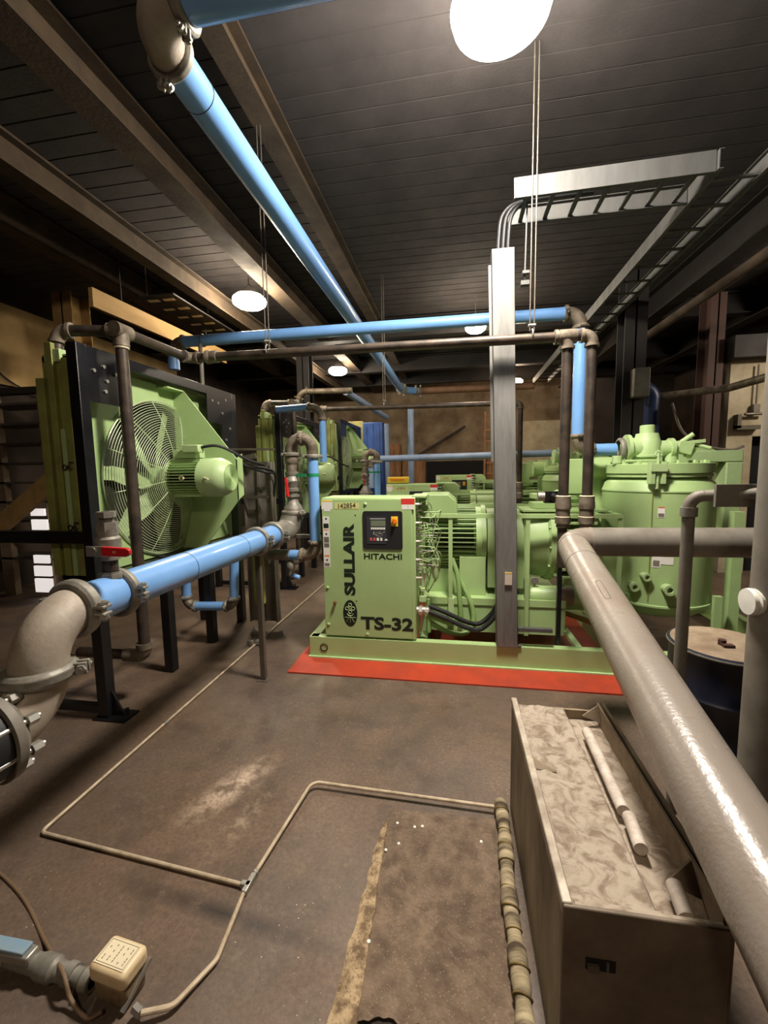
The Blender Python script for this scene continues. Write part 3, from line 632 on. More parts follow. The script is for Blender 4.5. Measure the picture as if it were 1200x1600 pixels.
    # corner fill
    q.box((fx-.03, ya, z0), (fx-.005, ya+.1, z1)); q.box((fx-.03, yb-.3, z0), (fx-.005, yb, z1)); q.box((fx-.03, ya, z1-.14), (fx-.005, yb, z1)); 
    q.build('fan_sheet', GREEN, t)
    q = MB(); q.box((-2.452, ya+.005, z0), (-2.425, ya+.05, z1)); q.build('sheet_edge', GREEN_D, t)
    # fan
    hub = MB(); hub.lathe((fx-.12, fy, fz), (1,0,0), [(0, 0), (0, .09), (.1, .1), (.12, 0)], 24); hb = hub.build('fan', GREEN, t)
    for k in range(7):
        a = 2*PI*k/7+.35; d = Vector((0, math.cos(a), math.sin(a))); e = Vector((0, -math.sin(a), math.cos(a))); q = MB(); vs = []; fs = []
        for i in range(9):
            r = .08+.5*i/8; wd = .055+.06*math.sin(PI*min(1, i/7+.15)); tw = .6-.3*i/8; c = Vector((fx-.08, fy, fz))+d*r
            off = e*wd*math.cos(tw)+Vector((1,0,0))*wd*math.sin(tw)
            vs += [c-off, c+off, c+off+Vector((.006, 0, 0)), c-off+Vector((.006, 0, 0))]
        for i in range(8):
            o = 4*i
            for m1, m2 in ((0, 1), (1, 2), (2, 3), (3, 0)): fs.append((o+m1, o+m2, o+4+m2, o+4+m1))
        fs += [(0, 1, 2, 3), (32, 33, 34, 35)]
        q.add(vs, fs); q.build('fan_blade', GREEN_L, hb)
    # wire guard
    q = MB(); nr = 31; dome = lambda r: fx+.02+.13*(1-(r/.63)**2.2)
    for i in range(nr):
        r = .12+(.63-.12)*i/(nr-1); q.ring((dome(r), fy, fz), (1,0,0), r, .0024 if i < nr-1 else .006, 72, 5)
    g = q.build('fan_guard', mat('guard_wire', (186, 196, 160), .45, .1), t)
    q = MB()
    for k in range(12):
        a = 2*PI*(k+.3)/12; pts = [(dome(r)+.003, fy+r*math.cos(a), fz+r*math.sin(a)) for r in [.12+.51*j/8 for j in range(9)]]; q.tube(pts, .0032, 6)
    q.build('guard_spoke', GREEN_L, g)
    # motor and its mount
    mx = -2.27; mR = .15
    q = MB(); q.cyl((mx-.06, fy, fz), (mx+.26, fy, fz), mR*.86, 32); q.build('fan_motor', GREEN, t, ang=30); mo = t.children[-1]
    q = MB()
    for k in range(40):
        a = 2*PI*k/40; d = Vector((0, math.cos(a), math.sin(a))); q.bar(Vector((mx, fy, fz))+d*mR*.93, Vector((mx+.25, fy, fz))+d*mR*.93, .004, .04, up=d)
    q.box((mx, fy-.075, fz+mR*.78), (mx+.25, fy+.075, fz+mR*1.02)); q.box((mx, fy-.075, fz-mR*1.02), (mx+.25, fy+.075, fz-mR*.78)); q.build('cooling_fins', GREEN, mo)
    q = MB(); q.cyl((mx+.01, fy, fz), (mx+.245, fy, fz), mR*.88, 32); q.build('fin_shade_sleeve', FIN_DARK, mo)  # dark sleeve under the fins, shade put in by colour
    q = MB(); q.lathe((mx+.25, fy, fz), (1,0,0), [(0, mR*.85), (0, mR*1.06), (.14, mR*1.06), (.19, mR*.92), (.22, mR*.72), (.22, 0)], 36); q.build('end_shroud', GREEN_L, mo)
    q = MB(); q.lathe((mx-.1, fy, fz), (1,0,0), [(0, 0), (0, mR*.7), (.04, mR*.7), (.06, mR*1.02), (.1, mR*1.02), (.1, mR*.8)], 36); q.build('drive_end_bell', GREEN, mo)
    q = MB()
    for k in range(8): q.ring((mx+.474, fy, fz), (1,0,0), .018+.0125*k, .0025, 32, 5)
    q.build('shroud_grille', GREEN, mo)
    q = MB(); q.box((mx+.02, fy-.09, fz+mR*1.05), (mx+.22, fy+.05, fz+mR*1.5)); q.box((mx+.13, fy-.12, fz+mR*1.35), (mx+.27, fy-.04, fz+mR*1.75)); q.build('terminal_box', GREEN_L, mo, bevel=.006)
    q = MB(); q.ring((mx+.13, fy-mR*1.0, fz), (0,1,0), .018, .006, 20, 6); q.cyl((mx+.13, fy-mR*.9, fz), (mx+.16, fy-mR*1.1, fz), .007, 8); q.cyl((mx+.33, fy-mR*1.05, fz), (mx+.38, fy-mR*1.2, fz-.01), .006, 8); q.build('eye_bolt', CREAM_L, mo)
    q = MB(); yp = fy+.2
    q.prism([(fx, yp, 2.36), (fx+.1, yp, 2.36), (mx+.42, yp, fz+.15), (mx+.42, yp, fz-.2), (fx+.22, yp, .98), (fx, yp, .98)], (0, .012, 0))
    q.box((fx, yp-.2, 2.35), (fx+.1, yp+.012, 2.362)); q.box((mx+.1, yp-.06, fz-mR), (mx+.3, yp, fz+mR))
    q.prism([(mx+.42, yp, fz+.15), (mx+.42, yp, fz-.2), (mx+.42, yp+.1, fz-.16), (mx+.42, yp+.1, fz+.2)], (-.01, 0, 0))
    q.build('motor_bracket', GREEN, t)
    q = MB(); loop(q, [(mx+.24, fy-.08, fz+.24), (mx+.4, fy-.02, fz+.25), (mx+.55, fy+.15, fz+.14), (mx+.6, fy+.35, fz+.1)], .012, 10); q.build('motor_cable', BLACKM, t)
    return t
cool = cooler()
k2 = dup(cool, (-.02, 3.1, 0), 'middle fan cooler, behind the nearest one, under brown header pipes')
k3 = dup(cool, (-.02, 6.2, .25), 'farthest fan cooler seen over the second one, beside the blue cabinet')
# yellowish housing of the second cooler bank
def cabinet(name, a, c, m, label, cat, ribs=3, m2=None):
    q = MB(); q.box(a, c); o = q.build(name, m, bevel=.01); tag(o, label, cat)
    q = MB()
    for i in range(ribs):
        x = a[0]+(c[0]-a[0])*(i+.5)/ribs; q.box((x-.012, a[1]-.012, a[2]+.05), (x+.012, a[1], c[2]-.05))
    q.build('stiffener', m2 or m, o); return o
cabinet('blue_dryer_cabinet', (-2.2, 10.1, 0), (-1.72, 11.0, 2.8), BLUE_D, 'tall blue steel cabinet standing behind the rear coolers', 'cabinet')
cabinet('cooler_housing', (-2.9, 10.6, 0), (-2.3, 10.9, 2.9), mat('ochre_paint', (138, 132, 74), .6, 0, (96, 84, 46), 4, .8), 'ochre green steel housing left of the blue cabinet', 'housing', 2)

# ================================================================== PIPEWORK
# threaded black pipe from the cooler header across the aisle to the compressor
def black_run(label, labels2):
    t = run('black_iron_pipe', label, 'pipe', [(-2.58, 2.44, 2.43), (-2.58, 2.46, 2.6), (-2.2, 2.56, 2.6), (-2.2, 3.3, 2.61), (.80, 3.26, 2.575), (.80, 3.26, 1.4)], .036, BLACKP, RUSTY, er=.07, thread=True)
    q = MB(); q.cyl((.80-.06, 3.26, 2.575), (.80+.06, 3.26, 2.575), .05, 20); q.build('tee', RUSTY, t)
    r = run('', '', '', [(.82, 3.26, 2.575), (.965, 3.26, 2.575), (.965, 3.26, 1.4)], .036, BLACKP, RUSTY, er=.06, thread=True, root=t)
    for x in (.80, .965):
        q = MB(); q.lathe((x, 3.26, 1.4), (0,0,-1), [(-.03, .036), (-.03, .052), (.0, .052), (.02, .056), (.06, .056), (.06, .05), (.12, .05), (.12, .055), (.17, .055), (.17, .046), (.2, .046), (.2, .034)], 20); u = q.build('pipe_union', RUSTY, t)
        MB().cyl((x, 3.26, 1.235), (x, 3.26, .9), .034, 20).build('pipe_section', BLACKP, t)
        q = MB(); q.ring((x, 3.26, 1.433), (0,0,1), .045, .006, 24, 6); q.ring((x, 3.26, 1.28), (0,0,1), .05, .004, 24, 6); q.build('sealant_ring', CREAM_L, u)
    q = MB(); q.cyl((-2.2, 2.5, 2.6), (-2.2, 2.62, 2.6), .052, 20); q.cyl((-2.2, 2.56, 2.6), (-2.2, 2.56, 2.5), .05, 20); q.build('tee', RUSTY, t)
    q = MB(); q.cyl((-2.2, 2.56, 2.56), (-2.2, 2.56, .4), .038, 24); q.build('drop_pipe', BLACKP, t)
    q = MB(); q.tube(fillet([(-2.2, 2.56, .44), (-2.2, 2.56, .34), (-2.36, 2.56, .34)], .06, 8), .046, 18); q.cyl((-2.2, 2.56, .44), (-2.2, 2.56, .4), .056, 18); q.build('elbow', RUSTY, t)
    MB().cyl((-2.36, 2.56, .34), (-2.75, 2.56, .34), .036, 18).build('pipe_section', BLACKP, t)
    q = MB(); q.ring((-2.2, 2.56, 2.49), (0,0,1), .042, .006, 20, 6); q.build('sealant_ring', CREAM_L, t)
    q = MB(); q.lathe((-2.04, 3.3, 2.61), (1,0,0), [(0, .036), (0, .055), (.03, .055), (.04, .048), (.07, .05), (.1, .05), (.1, .036)], 18); q.build('pipe_union', RUSTY, t)
    return t
br = black_run('black iron pipe crossing in front of the aluminium channel from cooler to compressor', None)
br2 = dup(br, (-.02, 3.1, 0), 'brownish iron pipe run of the second machine, seen below the nearer black pipe')
tag(MB().bar((.845, 3.5, .19), (.845, 3.5, 1.52), .035, .035, up=(0,1,0)).build('strut_post', BLACK), 'short black strut post beside the two black pipes behind the grey elbow', 'post')
q = MB(); q.box((.7, 3.4, 1.37), (.86, 3.47, 1.46)); q.cyl((.74, 3.38, 1.43), (.86, 3.34, 1.37), .03, 16); o = q.build('pipe_clamp_block', BLACK); tag(o, 'black clamp block holding the pipes beside the aluminium channel', 'clamp'); q = MB(); q.cyl((.7, 3.43, 1.42), (.65, 3.43, 1.42), .035, 12); q.build('fitting', STEEL, o)

# blue pipe across, down to the tank valve
t = run('blue_air_pipe', 'blue pipe running across the room behind the black pipe and down to the tank valve', 'pipe', [(-2.95, 4.15, 2.75), (-2.95, 4.15, 3.03), (1.13, 4.15, 3.03), (1.13, 4.15, 1.8), (1.46, 4.15, 1.8)], .056, BLUE, RUSTY, er=.13, clamp=RUSTY, side=(0,-1,0))
coupling(t, (1.5, 4.15, 1.8), (1,0,0), .08, CAST)
q = MB(); q.ring((-2.6, 4.15, 3.03), (1,0,0), .06, .008, 24, 6); q.build('pipe_clamp', STRUT, t)
tag(MB().cyl((-2.6, 4.1, 2.98), (-2.6, 4.1, 2.5), .02, 14).build('support_pipe', GREYM), 'short grey pipe under the left end of the blue cross pipe', 'pipe')

# overhead blue pipe along the ceiling
t = run('overhead_blue_pipe', 'long blue pipe under the ceiling running away from the camera', 'pipe', [(1.6, 1.69, 3.52), (-1.26, 1.69, 3.52), (-1.28, 10.4, 3.6), (-.9, 10.7, 3.6), (1.9, 10.7, 3.6)], .084, BLUE, ELB, er=.2, clamp=CAST, side=(.3,0,1), bolts=True)
t.children[-1].data = t.children[-1].data.copy()
for c in t.children:
    if c.name.startswith('pipe_section') and c == [x for x in t.children if x.name.startswith('pipe_section')][-1]: c.data.materials[0] = mat('rust_brown_pipe', (128, 92, 66), .6, 0, (84, 60, 46), 3, .7)
q = MB(); q.ring((-1.26, 2.1, 3.524), (0,1,0), .0845, .002, 48, 6); q.build('joint_line', INK, t)

# rear grey-blue pipes
tag(MB().cyl((-.95, 9.4, 0), (-.95, 9.4, 3.05), .068, 24).build('riser_pipe', mat('grey_blue_pipe', (128, 146, 176), .4, 0, (100, 112, 134), 3, .6)), 'vertical grey-blue pipe rising in front of the rear plywood', 'pipe')
GB = MATS['grey_blue_pipe']
tag(MB().cyl(at(606, 690, Y=9.8)-Vector((0,0,at(606, 690, Y=9.8).z)), at(604, 662, Y=9.8), .055, 20).build('riser_pipe', GB), 'thinner vertical grey-blue pipe left of the plywood sheet', 'pipe')
a = at(604, 652, Y=9.8); c = at(540, 612, Y=7.2)
tag(MB().cyl(a, c, .06, 20).build('sloping_blue_pipe', GB), 'grey-blue pipe descending from the rear fan cooler header to the thin riser', 'pipe')
t = run('blue_header_pipe', 'pale blue pipe running level across the rear above the second compressor', 'pipe', [(-1.6, 8.0, 1.3), (-1.6, 8.0, 1.86), (1.95, 8.0, 1.9)], .06, GB, RUSTY, er=.14, clamp=RUSTY, side=(0,-1,0))
t = run('header_pipe', 'weathered pipe with clamps over the ochre housing in the left distance', 'pipe', [at(462, 640, Y=7.2), at(470, 612, Y=7.2), at(550, 610, Y=7.2)], .05, RUSTY, RUSTY, er=.16, clamp=RUSTY, side=(0,0,1))
a = at(432, 640, Y=5.1)
t = run('blue_stub_pipe', 'short blue pipe with brown elbow dropping behind the arched fittings', 'pipe', [a, at(503, 634, Y=5.1), at(506, 722, Y=5.1)], .043, BLUE, RUSTY, er=.16, clamp=RUSTY, side=(0,-1,0))

# ------- the main blue pipe at the left with elbows, valve and check valve
MX, MZ, MR = -1.45, 1.135, .084
t = thing('main_blue_pipe', 'large blue pipe in the left foreground resting on a thin steel post', 'pipe', (MX, 2.3, MZ))
MB().cyl((MX, 1.34, MZ), (MX, 2.35, MZ), MR, 48).build('pipe_section', BLUE, t)
MB().cyl((MX, 2.35, MZ), (MX, 3.16, MZ), MR, 48).build('pipe_section', BLUE, t)
q = MB(); q.ring((MX, 2.02, MZ), (0,1,0), MR*1.004, .0018, 48, 6); q.ring((MX, 2.6, MZ), (0,1,0), MR*1.004, .0018, 48, 6); q.build('joint_line', INK, t)
for yy in (1.56, 2.86): coupling(t, (MX, yy, MZ), (0,1,0), MR, CAST, True, (1,0,.1), 'pipe_strap', .04)
e = MB(); e.tube(fillet([(MX, 1.36, MZ), (MX, 1.19, MZ), (MX, 1.19, MZ-.18)], .165, 16), MR*1.04, 40); el = e.build('elbow', ELB, t)
coupling(t, (MX, 1.345, MZ), (0,1,0), MR*1.05, CAST, True, (1,0,0), wd=.055)
cz = MZ-.18
coupling(t, (MX, 1.19, cz), (0,0,1), MR*1.05, CAST, True, (1,.5,0), wd=.055)
fd = Vector((-.12, -.99, 0)).normalized()
p0 = Vector((MX, 1.19, cz)); p1 = p0+Vector((0,0,-.15)); p2 = p1+fd*.175
e = MB(); e.tube(fillet([p0, p1, p2], .165, 16), MR*1.04, 40); e.build('elbow', ELB, t)
q = MB(); q.lathe(p2-fd*.06, fd, [(0, MR), (0, MR*1.3), (.03, MR*1.75), (.055, MR*1.75), (.055, MR*1.05)], 40); fl = q.build('flange', GREYM, t)
q = MB(); q.lathe(p2-fd*.0, fd, [(0, MR), (0, MR*1.55), (.1, MR*1.55), (.1, MR)], 40); q.build('rubber_sleeve', BLACKM, t)
q = MB(); q.lathe(p2+fd*.105, fd, [(0, MR), (0, MR*1.75), (.025, MR*1.75), (.025, MR)], 40); q.build('flange', GREYM, t)
sd = fd.cross(Vector((0,0,1)))
for k in range(8):
    a = 2*PI*k/8+.3; d = (sd*math.cos(a)+Vector((0,0,1))*math.sin(a))*MR*1.5; q = MB(); q.cyl(p2-fd*.09+d, p2+fd*.16+d, .009, 10); q.hexn(p2-fd*.08+d, p2-fd*.05+d, .019); q.hexn(p2+fd*.13+d, p2+fd*.15+d, .019); q.build('bolt', STEEL, fl)
# faint stencil marks on the elbows
random.seed(11)
ec = Vector((MX, 1.125, MZ-.235))
def stencil(cc, ax0, ax1, a0):
    q = MB()
    for row in range(3):
        for k in range(9):
            if random.random() < .2: continue
            th = a0+.045*k; ph = .55+.13*row
            R0 = .235; ctr = cc+(ax0*math.cos(th)+ax1*math.sin(th))*R0; rad = (ax0*math.cos(th)+ax1*math.sin(th)); nrm = ax0.cross(ax1)*-1
            tang = (-ax0*math.sin(th)+ax1*math.cos(th))
            n = (nrm*math.cos(ph-.7)+rad*math.sin(ph-.7)); pt = ctr+n*(MR*1.043); vv = n.cross(tang)
            M = Matrix((tang, vv, n)).transposed().to_4x4(); M.translation = pt
            q.box((-.0035, -.0045, 0), (.0035*random.random(), .0045, .0006), M)
    return q
# ball valve on the branch
vb = Vector((MX, 1.53, MZ+MR-.01))
va = thing('ball_valve', 'ball valve with long red handle on top of the main blue pipe', 'valve', tuple(vb))
q = MB(); q.lathe(vb, (0,0,1), [(0, .05), (.02, .048), (.02, .042), (.03, .042)], 8); q.build('hex_bushing', CAST, va, ang=20)
q = MB(); q.cyl(vb+Vector((0,0,.03)), vb+Vector((0,0,.085)), .03, 24); q.build('nipple', BLACKP, va)
q = MB(); q.lathe(vb+Vector((0,0,.08)), (0,0,1), [(0, .034), (.0, .042), (.03, .04), (.04, .048), (.09, .048), (.1, .04), (.13, .04)], 28); q.build('valve_body', CAST, va)
q = MB(); q.lathe(vb+Vector((0,0,.2)), (0,0,1), [(0, .032), (0, .042), (.04, .042), (.04, .028), (.06, .028), (.06, .038), (.085, .038), (.085, .02)], 6); q.build('hex_cap', CAST, va, ang=20)
hz = vb.z+.13
q = MB(); q.cyl((MX, vb.y, hz), (MX, vb.y-.07, hz), .016, 16); q.hexn((MX-.0, vb.y-.06, hz), (MX-.0, vb.y-.085, hz), .018); q.build('stem', STEEL, va)
q = MB(); q.box((MX-.035, vb.y-.08, hz-.022), (MX+.06, vb.y-.074, hz+.02)); q.build('handle_plate', STEEL, va, bevel=.002)
q = MB(); q.prism([(MX+.045, vb.y-.088, hz-.018), (MX+.155, vb.y-.088, hz-.02), (MX+.172, vb.y-.088, hz-.01), (MX+.172, vb.y-.088, hz+.008), (MX+.155, vb.y-.088, hz+.016), (MX+.045, vb.y-.088, hz+.02)], (0, .018, 0)); h = q.build('handle', RED, va, bevel=.003)
text(h, 'handle_marking', 'KC', CREAM_L, (.016, .01), (MX+.1, vb.y-.0895, hz-.005), (1,0,0), (0,0,1), thick=.0006)
# steel post under the pipe
q = MB(); q.box((-1.515, 2.945, 0), (-1.475, 2.985, MZ-MR)); q.box((-1.54, 2.92, 0), (-1.45, 3.01, .006)); o = q.build('pipe_post', STRUT, bevel=.002); tag(o, 'thin square steel post standing on the floor under the main blue pipe', 'post')

# check valve and arched fittings at the end of the main pipe
def riser(label):
    y = 3.5; rx = -1.41; bx = -1.215
    t = thing('valve_riser', label, 'pipe assembly', (rx, y, 0))
    q = MB(); q.tube(fillet([(MX, 3.14, MZ), (MX, y-.05, MZ), (rx, y, MZ+.14)], .1, 8), MR*1.12, 28); q.build('elbow', CAST, t)
    coupling(t, (MX, 3.14, MZ), (0,1,0), MR*1.02, CAST); coupling(t, (rx, y, MZ+.15), (0,0,1), MR*.95, CAST, side=(1,-.6,0))
    z = MZ+.16
    q = MB(); q.lathe((rx, y, z), (0,0,1), [(0, .085), (.04, .08), (.08, .05), (.12, .045), (.13, .06), (.15, .06), (.15, .045), (.17, .045)], 24); q.build('reducer', CAST, t)
    q = MB(); q.lathe((rx, y, z+.17), (0,0,1), [(0, .045), (.01, .06), (.035, .06), (.04, .05), (.06, .055), (.1, .07), (.14, .055), (.15, .06), (.18, .06), (.18, .048)], 24); q.cyl((rx, y, z+.27), (rx, y-.1, z+.27), .016, 12); v = q.build('valve_body', CAST, t)
    q = MB(); q.bar((rx-.01, y-.11, z+.3), (rx+.01, y-.13, z+.14), .012, .035, up=(0,1,0)); q.build('valve_handle', RED, v)
    q = MB(); q.cyl((rx, y, z+.35), (rx, y, z+.42), .046, 20); q.lathe((rx, y, z+.42), (0,0,1), [(0, .05), (.02, .058), (.05, .055), (.08, .05)], 20); q.build('nipple', RUSTY, t)
    ztop = z+.58; r = (bx-rx)/2
    q = MB(); pts = [(rx, y, z+.48)] + [Vector((rx+r, y, ztop-.04)) + Vector((-r*math.cos(PI*k/16), 0, r*math.sin(PI*k/16))) for k in range(17)] + [(bx, y, ztop-.1)]; q.tube(pts, .05, 24); q.build('return_bend', RUSTY, t)
    coupling(t, (rx, y, z+.5), (0,0,1), .052, CAST, side=(1,.3,0)); coupling(t, (bx, y, ztop-.1), (0,0,1), .052, CAST, side=(1,.3,0)); coupling(t, (rx+r, y, ztop-.04+r), (1,0,0), .05, RUSTY, side=(0,-1,0))
    MB().cyl((bx, y, ztop-.1), (bx, y, 1.0), .048, 32).build('down_pipe', BLUE, t)
    q = MB(); q.lathe((bx, y, 1.6), (0,0,1), [(0, .049), (0, .0495), (.028, .0495), (.028, .049)], 28); q.bar((bx-.05, y-.045, 1.614), (bx-.17, y-.02, 1.614), .012, .026); q.build('tape_wrap', TAPEG, t)
    q = MB(); q.tube(fillet([(bx, y, 1.02), (bx, y, .9), (bx-.14, y, .9)], .1, 10), .052, 24); q.build('elbow', RUSTY, t)
    coupling(t, (bx, y, 1.02), (0,0,1), .05, RUSTY, side=(0,-1,0)); coupling(t, (bx-.13, y, .9), (1,0,0), .05, RUSTY, side=(0,-1,0))
    MB().cyl((bx-.14, y, .9), (bx-.26, y, .9), .046, 24).build('pipe_section', BLUE, t)
    q = MB(); q.cyl((bx-.24, y, .9), (bx-.46, y, .9), .05, 20); q.cyl((bx-.24, y, .87), (bx-.24, y, .72), .028, 16); q.lathe((bx-.24, y, .84), (0,0,-1), [(0, .03), (.02, .04), (.06, .04), (.08, .03)], 12); q.build('drain_tee', CAST, t)
    MB().cyl((bx-.24, y, .72), (bx-.16, y, .69), .022, 16).build('drain_spout', BLUE, t)
    q = MB(); q.bar((bx-.5, y+.08, 1.06), (bx-.02, y+.08, 1.06), .05, .03); q.bar((bx-.5, y+.08, .8), (bx-.5, y+.08, 1.06), .04, .04, up=(0,1,0)); q.build('support_bracket', GREYM, t)
    return t
rs = riser('arched grey fittings with blue down-pipe and green tape left of the cabinet')
rs2 = dup(rs, (.0, 3.1, 0), 'second arched fitting with blue down-pipe, further back above the nearest cabinet')
# small blue drain loop
t = run('drain_loop_pipe', 'small blue U-shaped pipe with clamps low beneath the main blue pipe', 'pipe', [at(292, 915, Y=3.5)+Vector((0,0,.25)), at(292, 947, Y=3.5), at(366, 947, Y=3.5), at(366, 866, Y=3.5)], .042, BLUE, RUSTY, er=.085, clamp=CAST, side=(0,-1,0))
# green filter canister and riser tray beyond
q = MB(); q.lathe(at(407, 945, Y=3.4), (0,0,1), [(0, 0), (.0, .03), (.02, .05), (.5, .05), (.52, .06), (.56, .06), (.56, 0)], 24); o = q.build('filter_canister', GREEN_D); tag(o, 'slim green filter canister behind the thin steel post', 'filter')
a = at(382, 722, Y=3.95)
q = MB(); q.box((a.x, 3.95, .1), (a.x+.3, 3.96, a.z)); q.box((a.x, 3.9, .1), (a.x+.01, 4.0, a.z)); q.box((a.x+.29, 3.9, .1), (a.x+.3, 4.0, a.z)); q.box((a.x+.14, 3.92, .1), (a.x+.16, 3.95, a.z)); o = q.build('riser_tray', GREYM); tag(o, 'grey upright cable tray behind the fan motor of the first cooler', 'cable tray')
q = MB(); q.bar(at(350, 702, Y=3.85), at(428, 702, Y=3.85), .04, .02); q.bar(at(352, 722, Y=3.85), at(400, 712, Y=3.85), .03, .05); q.bar(at(340, 778, Y=3.85), at(418, 776, Y=3.85), .03, .03); o = q.build('bracket_arm', STRUT); tag(o, 'perforated steel bracket arm across the grey upright tray', 'bracket')
for k in range(2):
    q = MB(); loop(q, [at(350, 704+k*4, Y=3.6), at(385, 728, Y=3.75), at(415, 738-k*6, Y=3.8), at(430, 742, Y=3.9), at(428, 775, Y=3.95)], .012, 10); o = q.build('power_cable', BLACKM); tag(o, 'black power cable looping over the grey upright tray' if k else 'black power cable from fan motor dropping into the grey upright tray', 'cable')

# ------- grey painted pipe at the right
t = thing('grey_pipe', 'thick grey painted pipe bending through the right foreground', 'pipe', (.7, 1.6, 1.0))
S = 1.07
def gp(Y): # axis of the sloping leg
    f = (Y-.535)/(2.675-.535); return Vector((.565+(.692-.565)*f, Y, .787+(1.115-.787)*f))
PR = .09
e0 = Vector((.73, 2.78, 1.175)); A = gp(.35); dirr = (A-e0).normalized()
B = Vector((3.4, 2.78, 1.19))
arc = fillet([e0+dirr*.4, e0, e0+Vector((.4, 0, 0))], .13, 20)
q = MB(); q.tube(arc[1:-1], PR, 40); q.build('elbow', GREYP, t)
MB().cyl(arc[1], A, PR, 48).build('pipe_section', GREYP, t); MB().cyl(arc[-2], B, PR, 40).build('pipe_section', GREYM, t)
q = MB(); q.ring(arc[1], dirr, PR, .0035, 40, 6); q.ring(arc[-2], (1,0,0), PR, .0035, 40, 6); q.ring(arc[1]+dirr*.28, dirr, PR, .003, 40, 6); q.build('weld_bead', GREYP, t)
m0 = arc[1]+dirr*.75; up = Vector((0,0,1)); up = (up-dirr*up.dot(dirr)).normalized(); sdv = dirr.cross(up)
q = MB(); n = (up*.9+sdv*.25).normalized(); sv = dirr.cross(n)
c0 = m0+n*(PR-.001); rr = []
for k in range(16):
    a = 2*PI*k/16; rr.append(c0+dirr*(.09*math.copysign(abs(math.cos(a))**.4, math.cos(a)))+sv*(.012*math.copysign(abs(math.sin(a))**.4, math.sin(a)))+n*.0005)
q.tube(rr, .0022, 6, closed=True); q.build('weld_patch', GREYM, t)
# standing pipe at far right, small elbow pipe, drum
t = thing('standing_grey_pipe', 'tall dull pipe standing at the right edge of view', 'pipe', (1.13, 1.6, 0))
MB().cyl((1.13, 1.6, 0), (1.13, 1.6, 3.0) , .1, 40).build('pipe_section', GREYM, t)
q = MB(); q.lathe((1.04, 1.6, 1.172), (-1,0,0), [(0, 0), (0, .045), (.012, .047), (.014, .03), (.02, .03), (.022, .047), (.034, .045), (.036, 0)], 20); q.build('plug', WHITE, t)
y = 2.05
t = run('small_grey_pipe', 'slim grey pipe with elbow standing in front of the thick grey pipe and drum', 'pipe', [(1.035, y, 0), (1.035, y, 1.51), (1.3, y-.12, 1.53)], .025, GREYM, GREYM, er=.055)
q = MB(); q.lathe((1.035, y, 1.42), (0,0,1), [(0, .025), (0, .034), (.04, .034), (.04, .025)], 16); q.build('collar', CAST, t)
q = MB(); q.box((1.09, y-.09, 1.47), (1.28, y-.075, 1.565), Matrix.Translation((0,0,0))); q.build('sign_plate', GREYM, t)
q = MB(); q.lathe((1.27, y-.1, 1.52), (.8,-.5,0), [(0, .03), (0, .045), (.02, .045), (.03, .035), (.06, .05), (.09, .05), (.09, .03)], 18); q.build('valve', GREYM, t)
t = thing('steel_drum', 'dark blue drum with dusty lid behind the slim grey pipe', 'drum', (1.36, 2.3, 0))
dx, dy, DR = 1.37, 2.32, .235
q = MB(); q.lathe((dx, dy, 0), (0,0,1), [(.0, 0), (0, DR), (.2, DR), (.215, DR+.01), (.23, DR), (.48, DR), (.495, DR+.01), (.51, DR), (.7, DR), (.715, DR+.008), (.73, DR+.008), (.735, DR-.01), (.72, DR-.015)], 56); q.build('drum_body', NAVY, t)
q = MB(); q.lathe((dx, dy, .715), (0,0,1), [(0, DR-.005), (.02, DR-.005), (.025, DR-.02), (.018, DR-.05), (.018, 0)], 48); l = q.build('drum_lid', LID, t)
q = MB(); q.ring((dx, dy, .722), (0,0,1), DR+.004, .008, 56, 8); q.build('lid_rim', mat('grey_rim', (98, 92, 84), .6), l)
q = MB(); q.hexn((dx-.02, dy-.02, .733), (dx-.02, dy-.02, .76), .02); q.cbox((dx-.01, dy-.05, .742), (.05, .03, .01)); q.build('lid_bung', mat('dark_rust', (60, 34, 26), .7), l)

# ================================================================== ALUMINIUM CHANNEL AND OVERHEAD TRAYS
t = thing('vertical_cable_tray', 'tall galvanised channel standing on the skid in front of the compressor', 'cable tray', (.39, 3.42, .2))
q = MB(); x0, x1, ya, yb, z0, z1 = .325, .49, 3.37, 3.47, .2, 3.27
q.prism([(x0+.02, ya, z0), (x1+.02, ya, z0), (x1-.05, ya, z1), (x0-.05, ya, z1)], (0, .003, 0))
q.prism([(x0+.02, ya, z0), (x0+.02, yb, z0), (x0-.05, yb, z1), (x0-.05, ya, z1)], (.003, 0, 0)); q.prism([(x1+.02, ya, z0), (x1+.02, yb, z0), (x1-.05, yb, z1), (x1-.05, ya, z1)], (-.003, 0, 0))
q.prism([(x0-.035, ya+.03, z0+1.5), (x0-.0135, ya+.03, z0+1.5), (x0-.05, ya+.03, z1-.1), (x0-.07, ya+.03, z1-.1)], (0, .01, 0))
q.build('tray_cover', ALU, t)
q = MB(); q.box((.4, 3.355, .72), (.455, 3.3685, .82)); q.build('tray_label', mat('faded_label', (200, 186, 170), .6), t)
MB().box((.402, 3.354, .812), (.453, 3.3555, .822)).build('label_band', YEL, t)
q = MB(); q.box((.5, 3.38, .2), (.54, 3.46, .21)); q.box((.5, 3.38, .2), (.51, 3.46, .36)); q.bar((.5, 3.41, .34), (.78, 3.41, .34), .04, .03); q.build('foot_bracket', GALV, t)
